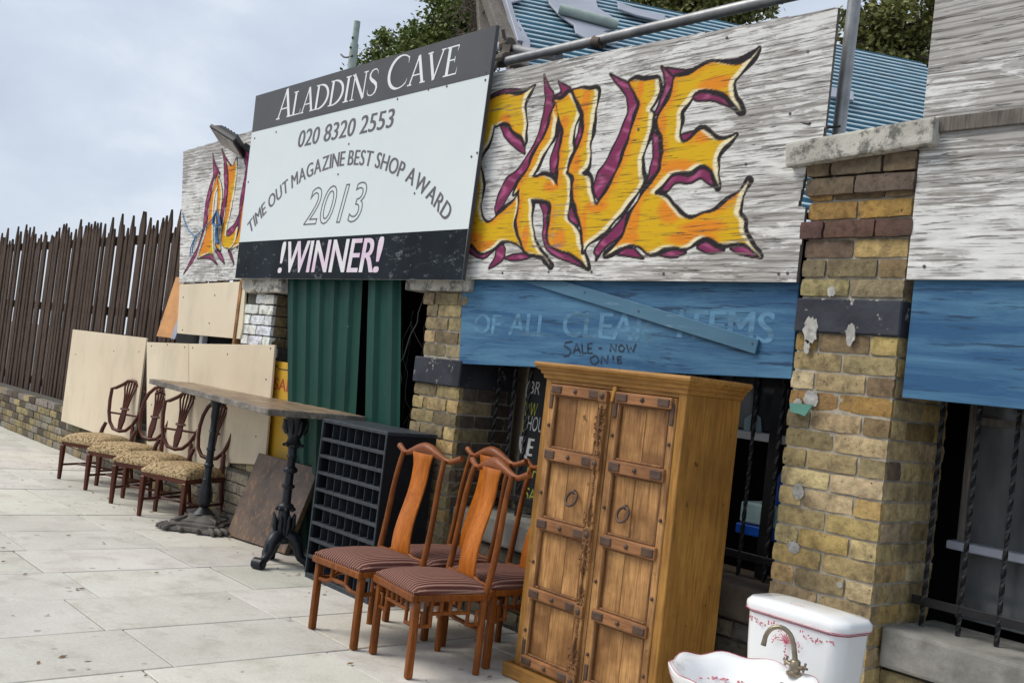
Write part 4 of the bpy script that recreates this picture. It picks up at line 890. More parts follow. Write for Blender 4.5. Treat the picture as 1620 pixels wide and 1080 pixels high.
# ------------------------------------------------------------------ floodlight
fl = thing('floodlight', 'black floodlight on a bracket above the small painted board', 'floodlight', (-8.2, 3.6, 3.05))
c = at_depth(363, 222, (Vector((-8.25, 3.58, 3.06))-Vector((0, 0, CAMZ))).dot(Fw))
fx = Vector((.86, .30, -.40)).normalized(); fn = Vector((-.05, -.55, -.83)).normalized(); fu = fx.cross(fn).normalized()
def fb_(hw, hh, d0, d1, k=1.): 
    a = [c+fx*sx*hw+fu*sy*hh+fn*d0 for sx, sy in ((-1, -1), (1, -1), (1, 1), (-1, 1))]; b = [c+fx*sx*hw*k+fu*sy*hh*k+fn*d1 for sx, sy in ((-1, -1), (1, -1), (1, 1), (-1, 1))]; return a, b
m_ = MB(); m_.hexa(*fb_(.165, .115, 0, .035)); m_.hexa(*fb_(.11, .07, -.055, -.001, 1.4)); m_.obj('casing', M['floodbody'], fl, bev=.012, seg=2)
for i in range(5):
    m_ = MB(); a, b = fb_(.008, .06, -.064, -.05); o_ = fx*(-.08+.04*i); m_.hexa([p+o_ for p in a], [p+o_ for p in b]); m_.obj('cooling_fin', M['floodbody'], fl, bev=.003)
m_ = MB(); m_.hexa(*fb_(.145, .097, .036, .039)); m_.obj('glass', M['floodglass'], fl)
m_ = MB(); m_.bar(c+fx*.16-fn*.03, c+fx*.24+Vector((0, .12, -.02)), .05, .05); m_.bar(c+fx*.24+Vector((0, .12, -.02)), Vector((c.x+.26, 3.79, c.z-.05)), .06, .06); m_.obj('bracket', M['floodbody'], fl, bev=.006)

# ------------------------------------------------------------------ scaffold
YT = 3.93
def tube_obj(label, pts, r, mat, group=None):
    o = MB().tube(pts, r, 14).obj('scaffold_tube', mat, None, smooth=True); return tag(o, label, 'scaffold tube', group)
a = onY(700, 121, YT); b = onY(1240, -4, YT); dd = (b-a)
tube_obj('long galvanised scaffold tube running along the top of the CAVE board', [a-dd*.1, b+dd*.35], .029, M['galv'])
tube_obj('upright galvanised scaffold tube standing behind the stone cap of the right pillar', [(-2.553, YT, 2.3), (-2.532, YT, 3.9)], .029, M['galv'])
a = onY(776, 72, 4.15); b = onY(845, 84, 4.02); tube_obj('short scaffold tube behind the top corner of the printed sign', [a+(a-b)*.8, b+(b-a)*.5], .03, M['galv'])
p1 = onY(797, 95, YT); p2 = onY(803, 72, 4.05)
cl = thing('scaffold_clamp', 'rusty clamp joining two scaffold tubes beside the printed sign corner', 'clamp', p1)
for p_ in (p1, p2): MB().tube([p_+Vector((-.035, 0, 0)), p_+Vector((.035, 0, 0))], .046, 12).obj('clamp_half', M['fitting'], cl, bev=.004)
MB().bar(p1, p2, .05, .05).tube([p1+Vector((0, -.05, -.03)), p1+Vector((0, -.07, -.09))], .012, 8).tube([p2+Vector((.01, -.04, .03)), p2+Vector((.01, -.06, .08))], .012, 8).obj('bolt', M['fitting'], cl)
p3 = onY(947, 67, YT); o = MB().tube([p3+Vector((-.03, 0, .006)), p3+Vector((.03, 0, -.006))], .036, 12).obj('scaffold_collar', M['fitting'], None, smooth=True); tag(o, 'rusty wire collar round the long scaffold tube above the letter V', 'collar')
wz = MB(); wz.tube([onY(1262, 193, 3.78), onY(1280, 196, 3.77), onY(1297, 193, 3.8), onY(1308, 202, 3.85), onY(1330, 200, 3.88)], .006, 6); wz.tube([onY(1297, 193, 3.8), onY(1303, 208, 3.8), onY(1312, 202, 3.82), onY(1300, 197, 3.83)], .005, 6)
o = wz.obj('tie_wire', M['cable'], None); tag(o, 'twisted black tie wire at the lower right corner of the CAVE board', 'wire')

# ------------------------------------------------------------------ blue striped roof behind
A0 = at_depth(1165, 38, 10.5); ru = Vector((.46, .888, 0)).normalized(); rw = Vector((-.888, .46, 0)).normalized(); al_ = R(36)
rv = (rw*math.cos(al_)+Zz*math.sin(al_)); rn = ru.cross(rv).normalized()
if rn.dot(Vector((0, 0, CAMZ))-A0) < 0: rn = -rn
def roofuv(x, y): p = onP(x, y, A0, rn)-A0; return p.dot(ru), p.dot(rv)
u0 = roofuv(772, -36)[0]; u1 = roofuv(1450, 92)[0]; lo_v = min(roofuv(830, 110)[1], roofuv(1330, 240)[1])-1.2
rf = thing('blue_roof_building', 'building with a blue and white striped corrugated roof behind the CAVE board', 'building', A0+ru*(u0+u1)/2+rv*lo_v)
rp_ = .118; nrow = int(-lo_v/rp_)+1
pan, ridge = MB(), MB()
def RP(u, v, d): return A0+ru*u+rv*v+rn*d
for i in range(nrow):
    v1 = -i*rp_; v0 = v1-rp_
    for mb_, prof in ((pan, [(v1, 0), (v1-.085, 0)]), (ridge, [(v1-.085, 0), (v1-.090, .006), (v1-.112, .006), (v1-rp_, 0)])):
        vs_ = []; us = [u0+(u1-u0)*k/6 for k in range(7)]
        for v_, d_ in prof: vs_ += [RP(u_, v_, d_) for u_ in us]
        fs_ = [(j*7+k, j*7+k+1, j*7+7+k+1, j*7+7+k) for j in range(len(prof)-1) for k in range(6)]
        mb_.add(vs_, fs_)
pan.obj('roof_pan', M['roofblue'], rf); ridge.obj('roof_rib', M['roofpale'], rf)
MB().hexa([RP(u0+.02, lo_v, -.06), RP(u1, lo_v, -.06), RP(u1, 0, -.06), RP(u0+.02, 0, -.06)], [RP(u0+.02, lo_v, -.03), RP(u1, lo_v, -.03), RP(u1, 0, -.03), RP(u0+.02, 0, -.03)]).obj('roof_deck', M['voiddark'], rf)
base = RP(u0, lo_v, -.1); base2 = RP(u1, lo_v, -.1); bk = rw*4
MB().hexa([(base.x, base.y, 0), (base2.x, base2.y, 0), (base2.x+bk.x, base2.y+bk.y, 0), (base.x+bk.x, base.y+bk.y, 0)], [base, base2, base2+bk, base+bk]).obj('wall', M['beige'], rf)
MB().bar(RP(u0-.02, lo_v, .03), RP(u0-.02, .06, .03), .06, .10).obj('barge_board', M['sheetpale'], rf, bev=.004)
for k, (pp_, lab) in enumerate([([(792, -20), (822, -20), (824, 8), (796, 16), (790, 4)], 'pale plastic sheet at the upper left corner of the striped roof'), ([(862, -30), (930, -30), (944, 22), (966, 36), (973, 54), (944, 62), (910, 52), (884, 34), (866, 14)], 'large pale plastic sheet lying across the middle of the striped roof'),
                                ([(974, 13), (1000, 22), (1050, 34), (1046, 44), (1004, 34), (976, 24)], 'narrow pale strip lying near the top edge of the striped roof'), ([(905, 52), (968, 66), (972, 80), (942, 82), (908, 64)], 'pale plastic offcut lying just above the long scaffold tube'), ([(817, 44), (826, 62), (836, 80), (834, 106), (806, 104), (812, 66)], 'torn pale sheet standing behind the scaffold clamp'), ([(1307, 150), (1325, 154), (1345, 158), (1345, 172), (1325, 168), (1307, 166)], 'pale sheet on the striped roof behind the upright scaffold tube')]):
    uv = [roofuv(*p) for p in pp_]; d0 = .03+.006*k
    o = MB().prism(uv, lambda a_, b_, d_: RP(a_, b_, d_), d0, d0+.02).obj('plastic_sheet', M['sheetpale'], None, bev=.004); tag(o, lab, 'sheet')
q1, q2_ = roofuv(880, 32), roofuv(972, 57)
o = MB().tube([RP(*q1, .10), RP(*q2_, .10)], .045, 14).obj('pale_pole', M['mintpole'], None, smooth=True); tag(o, 'pale green pole lying on the striped roof above the long scaffold tube', 'pole')

# grey timber post and dry twigs beside the printed sign
a = onY(770, -20, 4.6); b = onY(808, 78, 4.25)
tp = thing('timber_post', 'cracked grey timber post with dry twigs leaning behind the printed sign corner', 'post', b)
MB().bar(a, b+(b-a)*.3, .13, .09).obj('post', M['greytimber'], tp, bev=.008)
MB().bar(onY(795, -20, 4.55), onY(822, 70, 4.3), .04, .05).obj('side_batten', M['sheetpale'], tp, bev=.004)
MB().bar(onY(764, 0, 4.62), onY(768, 60, 4.4), .10, .06).obj('stump', M['greytimber'], tp, bev=.008)
tw = MB(); r = random.Random(11)
for i in range(90):
    px, py = r.uniform(738, 775), r.uniform(-10, 70); p = onY(px, py, 4.7+r.uniform(-.2, .3)); d = Vector((r.uniform(-1, 1), r.uniform(-.5, .5), r.uniform(-.6, 1))).normalized(); pts = [p]
    for k in range(3): d = (d+Vector((r.uniform(-.5, .5), r.uniform(-.5, .5), r.uniform(-.5, .5)))).normalized(); pts.append(pts[-1]+d*r.uniform(.06, .14))
    tw.tube(pts, [.008, .006, .004, .002], 4)
tw.obj('twigs', M['twig'], tp)['kind'] = 'stuff'

# ------------------------------------------------------------------ grey post far behind
pb = onY(556, 110, 8.5)
gp = thing('metal_post', 'pale green metal post with a ring tie rising behind the printed sign', 'post', (pb.x, pb.y, 0))
pt_ = onY(554.5, 38, 8.5); pm = onY(555, 72, 8.5)
MB().tube([(pb.x, pb.y, 0), (pb.x, pb.y, pm.z)], .068, 14).obj('lower_tube', M['mintpole'], gp, smooth=True)
MB().tube([(pb.x, pb.y, pm.z-.02), (pb.x, pb.y, pt_.z)], .052, 14).obj('upper_tube', M['mintpole'], gp, smooth=True)
q = onY(555, 92, 8.5); MB().tube([(pb.x-.36, pb.y-.02, q.z+.10), (pb.x-.2, pb.y-.05, q.z+.02), (pb.x-.06, pb.y-.06, q.z-.01), (pb.x+.07, pb.y-.05, q.z)], .014, 6).obj('ring_tie', M['cable'], gp)
MB().ball((pb.x+.01, pb.y-.055, onY(555, 64, 8.5).z), .02, 6).ball((pb.x+.01, pb.y-.07, onY(555, 79, 8.5).z), .02, 6).obj('bolt', M['cable'], gp)

# ------------------------------------------------------------------ trees
def tree(label, base, blobs, leaf, mat, n, seed, bare=.0):
    r = random.Random(seed); g = np.random.default_rng(seed); t = thing('leafy_tree', label, 'tree', base)
    top = max((Vector(b[0]) for b in blobs), key=lambda p: p.z); tr = MB(); b0 = Vector(base)
    mid = b0.lerp(Vector((sum(b[0][0] for b in blobs)/len(blobs), sum(b[0][1] for b in blobs)/len(blobs), min(b[0][2] for b in blobs)-.3)), .95)
    tr.tube([b0, b0.lerp(mid, .5)+Vector((.1, 0, 0)), mid], [.28, .22, .17], 10)
    for c_, rad_ in blobs:
        c_ = Vector(c_); m1 = mid.lerp(c_, .5)+Vector((r.uniform(-.2, .2), r.uniform(-.2, .2), -.1)); tr.tube([mid, m1, c_], [.11, .07, .03], 7)
        for k in range(9):
            d = Vector((r.gauss(0, 1), r.gauss(0, 1), r.gauss(.2, .9))).normalized(); e = c_+d*rad_*r.uniform(.7, 1.02); tr.tube([c_.lerp(m1, .3), c_.lerp(e, .5)+Vector((0, 0, r.uniform(-.1, .1))), e], [.03, .018, .007], 5)
    tr.obj('trunk', M['bark'], t)
    vs, fs, tint = [], [], []
    tot_ = sum(b[1]**2 for b in blobs)
    for c_, rad_ in blobs:
        m = int(n*rad_**2/tot_); nc = max(8, int(26*rad_)); cl_ = []
        for _ in range(nc):
            d = Vector((r.gauss(0, 1), r.gauss(0, 1), r.gauss(0, 1))).normalized(); cl_.append((Vector(c_)+d*rad_*r.uniform(.35, 1.0), r.uniform(.16, .34)*rad_**.6, r.uniform(0, 1)))
        for _ in range(m):
            cc, cr_, ct = r.choice(cl_); p = cc+Vector((r.gauss(0, 1), r.gauss(0, 1), r.gauss(0, .8)))*cr_*.62
            a = Vector((r.gauss(0, 1), r.gauss(0, 1), r.gauss(-.2, .6))).normalized(); b_ = a.cross(Vector((r.gauss(0, 1), r.gauss(0, 1), r.gauss(0, 1)))).normalized(); s = leaf*r.uniform(.6, 1.25)
            k = len(vs); vs += [p, p+a*s*.5+b_*s*.3, p+a*s, p+a*s*.5-b_*s*.3]; fs.append((k, k+1, k+2, k+3)); q_ = min(1, max(0, ct*.5+r.uniform(0, .5))); tint += [q_]*4
    off = Vector(base); me = bpy.data.meshes.new('crown'); me.from_pydata([tuple(p-off) for p in vs], [], fs); me.materials.append(mat)
    at_ = me.attributes.new('tint', 'FLOAT', 'POINT'); at_.data.foreach_set('value', tint); o = link('crown', me, t); o['kind'] = 'stuff'
def blobs_at(lst, Y): return [(tuple(onY(x, y, Y+dy)), rr_) for x, y, rr_, dy in lst]
tree('green tree rising behind the left half of the printed sign', tuple(Vector((onY(700, 60, 10.5).x, 10.5, 0))), blobs_at([(612, 82, .42, 0), (640, 96, .5, .3), (588, 120, .4, 0), (672, 84, .5, .2), (715, 48, .75, 0), (740, 20, .8, .3), (700, 90, .8, 0), (755, -20, .9, 0), (760, 60, .8, .5), (650, 130, .8, 0), (610, 60, .25, 0)], 10.5), .095, M['leaf'], 20000, 3)
tree('olive green tree behind the top edge of the striped roof', (onY(1080, 0, 14).x, 14, 0), blobs_at([(1010, -14, .7, 0), (1060, 0, .8, 0), (1110, 10, .8, .4), (1150, 18, .7, 0), (1186, 14, .45, 0), (1090, -50, 1.2, 0), (1150, -36, 1.0, 0), (1040, -60, 1.2, 0), (970, -30, .6, 0)], 14), .10, M['leaf2'], 22000, 4)
tree('small tree showing beside the upright scaffold tube at the right', (onY(1400, 60, 13).x, 13, 0), blobs_at([(1352, 44, .28, 0), (1350, 70, .2, 0), (1395, 80, .6, 0), (1440, 70, .8, 0), (1420, 40, .5, 0)], 13), .09, M['leaf2'], 9000, 5)

# ------------------------------------------------------------------ fence at the left
fe = thing('paling_fence', 'dark pointed paling fence left of the small painted board', 'fence', (-11, 4.25, 0))
x = -17.5; r = random.Random(9)
while x < -8.9:
    h = 2.66+r.uniform(-.14, .08); wdt = .085+r.uniform(-.01, .01); y = 4.25+r.uniform(-.01, .01); tl = r.uniform(-.035, .035)
    MB().prism([(x, 0), (x+wdt, 0), (x+wdt+tl, h-.16), (x+wdt/2+tl, h), (x+tl, h-.16)], fY(y), 0, .025).obj('pale', M['fencepale'], fe, bev=.003)
    x += wdt+.022+r.uniform(0, .03)
for z in (.6, 1.6, 2.42): MB().box(-17.5, -8.85, 4.28, 4.33, z-.05, z+.05).obj('fence_rail', M['fencepale'], fe, bev=.004)
fr = thing('framed_board', 'grey and orange framed board leaning by the fence at the left edge', 'board', (-9.4, 4.0, 1.36))
MB().hexa([(-9.95, 4.0, 1.38), (-9.50, 4.0, 1.38), (-9.50, 4.03, 1.38), (-9.95, 4.03, 1.38)], [(-9.95, 4.12, 1.98), (-9.44, 4.12, 1.98), (-9.44, 4.15, 1.98), (-9.95, 4.15, 1.98)]).obj('panel', M['orange'], fr)
MB().hexa([(-9.56, 3.98, 1.37), (-9.46, 3.98, 1.37), (-9.46, 4.02, 1.37), (-9.56, 4.02, 1.37)], [(-9.50, 4.10, 2.0), (-9.40, 4.10, 2.0), (-9.40, 4.14, 2.0), (-9.50, 4.14, 2.0)]).obj('frame_side', M['sheetpale'], fr, bev=.003)

# ------------------------------------------------------------------ next bay, right of the pier
bw = thing('low_wall', 'low brick wall with stone sill right of the right hand pillar', 'wall', (-1.4, 3.9, 0))
MB().box(PRX1+.01, -.3, 3.913, 4.3, 0, .43).obj('mortar_core', M['mortar_dark'], bw)
lay(bw, PRX1+.004, -.3, .02, .43, 3.9, GRY, phase=0)
for a, b in ((PRX1+.01, -1.2), (-1.19, -.3)): MB().box(a, b, 3.865, 4.28, .436, .592).obj('sill_stone', M['sillstone'], bw, bev=.014, seg=2)
railing('black twisted bar railing on the sill right of the right hand pillar', PRX1+.02, -.32, .592, 2.05, 4.06)
b2 = thing('blue_board', 'plain blue painted board right of the right hand pillar', 'sign board', (-1.3, 3.8, 1.5))
MB().box(PRX1+.03, -.35, 3.80, 3.818, 1.49, 1.96).obj('plywood_sheet', M['blue'], b2, bev=.002)
b3 = thing('weathered_board', 'unlettered flaking white board at the right edge above the plain blue board', 'board', (-1.3, 3.78, 1.95))
MB().box(PRX1+.01, -.30, 3.775, 3.793, 1.95, 3.16).obj('plywood_sheet', M['weather'], b3, bev=.002)
w2 = thing('shed_window', 'dusty shed window with a pale sill behind the railing at the right edge', 'window', (-1.3, 4.32, .9))
MB().box(-2.0, -.4, 4.30, 4.306, .62, 1.95).obj('pane', M['glassgrey'], w2)
MB().box(-2.03, -.35, 4.22, 4.299, .90, .935).obj('sill', M['sheetpale'], w2, bev=.004)
for x in (-2.0, -1.62, -1.24, -.86, -.45): MB().box(x-.014, x+.014, 4.28, 4.318, .936, 1.95).obj('glazing_bar', M['greytimber'], w2)
MB().box(-1.99, -.4, 4.284, 4.316, 1.42, 1.45).obj('glazing_bar', M['greytimber'], w2)
bt = MB().box(PRX1+.02, -.30, 3.757, 3.773, 2.52, 2.58); o = bt.obj('batten', M['greytimber'], b3, bev=.003)
r = random.Random(4)
for i in range(12): x, z = PRX1+.08+(i % 4)*.5, 2.0+(i//4)*.56; MB().tube([(x, 3.776, z), (x, 3.772, z)], .007, 7).obj('screw', M['screw'], b3)
lt = MB()
for i in range(170):
    x, y = r.uniform(-11, -3.2), r.choice([r.uniform(1.2, 3.7), r.uniform(3.2, 3.78)]); a = r.uniform(0, 6.3); l_ = r.uniform(.006, .026); d = Vector((math.cos(a), math.sin(a), 0)); n_ = Vector((-d.y, d.x, 0)); p = Vector((x, y, .006))
    lt.add([p-d*l_, p+n_*l_*.4+Vector((0, 0, .004)), p+d*l_+Vector((0, 0, .003)), p-n_*l_*.4], [(0, 1, 2, 3)])
o = lt.obj('leaf_litter', m_plain('dry brown litter', (.16, .095, .045), .6, 20, .9, 0, 0)); o['kind'] = 'stuff'; o['label'] = 'scattered crumbs of dry leaf litter on the paving'; o['category'] = 'litter'
# ------------------------------------------------------------------ wardrobe
WX0, WX1, WY0, WY1 = -3.603, -2.750, 3.345, 3.715
wd_ = thing('wardrobe', 'tall pine wardrobe with iron strapped carved double doors in front of the blue board', 'wardrobe', (-3.18, 3.53, 0))
c = MB(); c.box(WX1-.02, WX1, WY0+.004, WY1, .06, 1.41).box(WX0, WX0+.02, WY0+.004, WY1, .06, 1.41).box(WX0+.02, WX1-.02, WY1-.012, WY1-.002, .06, 1.41).box(WX0+.02, WX1-.02, WY0+.03, WY1-.012, .06, .08).box(WX0+.02, WX1-.02, WY0+.01, WY1-.012, 1.39, 1.41)
c.obj('carcass', M['pine'], wd_, bev=.003)
DX0, DM, DX1, DZ0, DZ1 = -3.565, -3.158, -2.792, .079, 1.384
MB().box(WX0, DX0, WY0, WY0+.03, .06, 1.41).obj('stile', M['pine'], wd_, bev=.003); MB().box(DX1, WX1+.001, WY0, WY0+.03, .06, 1.41).obj('stile', M['pine'], wd_, bev=.003)
MB().box(DX0, DX1, WY0+.001, WY0+.03, DZ1+.003, 1.41).obj('rail', M['pine_h'], wd_, bev=.002); MB().box(DX0, DX1, WY0+.001, WY0+.03, .06, DZ0-.003).obj('rail', M['pine_h'], wd_, bev=.002)
pl_ = MB(); pl_.box(WX0-.042, WX1+.038, WY0-.034, WY0-.008, 0, .066).box(WX1+.014, WX1+.038, WY0-.008, WY1, 0, .066).box(WX0-.042, WX0-.018, WY0-.008, WY1, 0, .066)
pl_.obj('plinth', M['pine_h'], wd_, bev=.006, seg=2)
cm = MB(); prof = [(.004, 1.405), (.010, 1.408), (.012, 1.424), (.022, 1.428), (.024, 1.442), (.036, 1.447), (.042, 1.456), (.050, 1.460), (.052, 1.470), (.048, 1.480), (.0, 1.482)]
vs = []; fs = []
for d, z in prof: vs += [(WX0-d*.85, WY1, z), (WX0-d*.85, WY0-d, z), (WX1+d, WY0-d, z), (WX1+d, WY1, z)]
for i in range(len(prof)-1):
    for k in range(3): a = i*4+k; fs.append((a, a+1, a+5, a+4))
n_ = (len(prof)-1)*4; fs.append((n_, n_+1, n_+2, n_+3)); fs.append((0, 3, 2, 1))
cm.add(vs, fs); cm.obj('cornice', M['pine_h'], wd_)
YD = WY0
def wedge_strap(parent, x, z, w_, h_, yf):
    MB().box(x-w_/2, x+w_/2, yf-.006, yf+.004, z-h_/2, z+h_/2).obj('iron_strap', M['strap'], parent, bev=.003)
def stud(parent, x, z, yf, r=.011):
    MB().lathe([(r, 0), (r*.9, .004), (r*.55, .009), (.001, .011)], (0, 0, 0), 10).obj('stud', M['strap'], parent, smooth=50, world=False)
    o = parent.children[-1]; o.location = Vector((x, yf, z))-parent_loc(parent); o.rotation_euler = (R(90), 0, 0)
RZ = [(.079, .124), (.386, .437), (.708, .762), (1.030, 1.086), (1.334, 1.384)]
def door(x0, x1, sl, sr, label=None):
    """x0..x1 outer edges, sl/sr stile widths"""
    d = MB(); d.box(x0, x0+sl, YD-.006, YD+.026, DZ0, DZ1).box(x1-sr, x1, YD-.006, YD+.026, DZ0, DZ1)
    o = d.obj('door', M['teak'], wd_, bev=.004)
    if label: o['label'] = label
    a, b = x0+sl, x1-sr
    for i, (z0, z1) in enumerate(RZ):
        rr_ = MB().box(a-.018, b+.018, YD-.022, YD+.02, z0, z1); rr_.obj('rail', M['teak_h'], o, bev=.007, seg=2)
        zc = (z0+z1)/2
        for x in (a+.022, b-.022): wedge_strap(o, x, zc, .064, (z1-z0)*.66, YD-.022)
        if i == 0 or i == 4:
            for x in (x0+sl*.5, x1-sr*.5):
                if not (x1 == DM and x > (x0+x1)/2): wedge_strap(o, x, zc+(.045 if i == 0 else -.045), .022, .09, YD-.006)
        stud(o, (a+b)/2, zc, YD-.022, .012)
    for i in range(4):
        z0, z1 = RZ[i][1], RZ[i+1][0]; m = a+(b-a)*random.uniform(.38, .62)
        for p, q in ((a, m-.0012), (m+.0012, b)):
            pb_ = MB().box(p, q, YD+.008+random.uniform(0, .002), YD+.02, z0-.002, z1+.002).obj('panel_board', M['teak'], o, bev=.0015)
        fr_ = MB(); e = .010       # bead round the panel
        for q in ((a-.001, a+e, z0, z1), (b-e, b+.001, z0, z1), (a+e, b-e, z0, z0+e), (a+e, b-e, z1-e, z1)): fr_.box(q[0], q[1], YD-.008, YD+.012, q[2], q[3])
        fr_.obj('panel_bead', M['carved'], o, bev=.003)
        for x in ((x0+sl*.5), (x1-sr*.5)):
            if not (x1 == DM and x > (x0+x1)/2): stud(o, x, z0+(z1-z0)*.42, YD-.006, .009)
    return o
ld = door(DX0, DM-.004, .042, .072, 'left door with a carved centre post'); rd = door(DM+.001, DX1, .046, .036, 'right door with plain stiles')
def ring_handle(parent, x, z):
    m_ = MB().tube([(x+.031*math.cos(t), YD-.008-.012*(1-math.sin(t)), z-.031+.031*math.sin(t)) for t in [2*math.pi*i/24 for i in range(24)]], .0068, 8, closed=True); m_.obj('ring_handle', M['strap'], parent, smooth=True)
    MB().ball((x, YD-.006, z), .012, 6).obj('ring_boss', M['strap'], parent, smooth=True)
ring_handle(ld, -3.330, .910); ring_handle(rd, -3.012, .895)
MB().prism([(-3.158, 1.335), (-3.143, 1.335), (-3.128, 1.395), (-3.135, 1.405), (-3.150, 1.402)], fY(YD-.022), 0, .014).obj('turn_button', M['pine'], wd_, bev=.003)
# carved centre post
PXc = DM-.040; yp = YD-.006
MB().box(DM-.062, DM-.018, yp-.018, yp+.002, DZ0+.004, DZ1-.004).obj('centre_post', M['teak'], ld, bev=.006, seg=2)
cvm = MB(); yq = yp-.018
def leaf_fan(x, z, s, up=1, n=4):
    for side in (-1, 1):
        for k in range(n):
            a0 = .25+k*.30; L_ = s*(.85-.10*k); pts = []
            for i in range(7):
                t = i/6; an = a0*side+side*.9*t*t; pts.append((x+math.sin(an)*L_*t*.55, yq-.004*math.sin(t*2.6)-.0005, z+up*(math.cos(an)*L_*t-k*.022*s/.08)))
            cvm.tube(pts, [.002, .004, .0048, .005, .0045, .0035, .0015], 6)
        cvm.ball((x+side*s*.34, yq-.004, z+up*s*.05), .006, 5)
    cvm.tube([(x, yq-.004, z-up*.02), (x, yq-.012, z+up*s*.5), (x, yq-.004, z+up*s*1.05)], [.006, .008, .003], 6)
for z, s, u in ((1.225, .085, 1), (1.215, .075, -1), (.80, .085, 1), (.70, .06, -1), (.635, .085, -1), (.20, .09, 1), (1.06, .05, -1), (.48, .05, 1)): leaf_fan(PXc, z, s, u)
for z0, z1 in ((1.10, 1.15), (.86, 1.03), (.50, .58), (.28, .43)):
    k = 0; z = z0
    while z < z1: cvm.ball((PXc+.003*math.sin(k*1.3), yq-.001, z), .0055+.0018*(k % 2), 5, 0, (1, .6, 1.15)); z += .0125; k += 1
cvm.obj('carving', M['carved'], ld, smooth=50)
for z in (.742, .405, 1.055, .10, 1.355):
    MB().box(PXc-.027, PXc+.027, yq-.008, yq+.004, z-.028, z+.028).obj('post_block', M['carved'], ld, bev=.006, seg=2)
    MB().ball((PXc, yq-.009, z), .014, 6, 0, (1, .6, 1)).obj('rosette', M['strap'], ld, smooth=True)
for z in (1.30, 1.288, .672, .175): MB().box(PXc-.025, PXc+.025, yq-.005, yq+.004, z-.003, z+.003).obj('post_ring', M['carved'], ld, bev=.002)

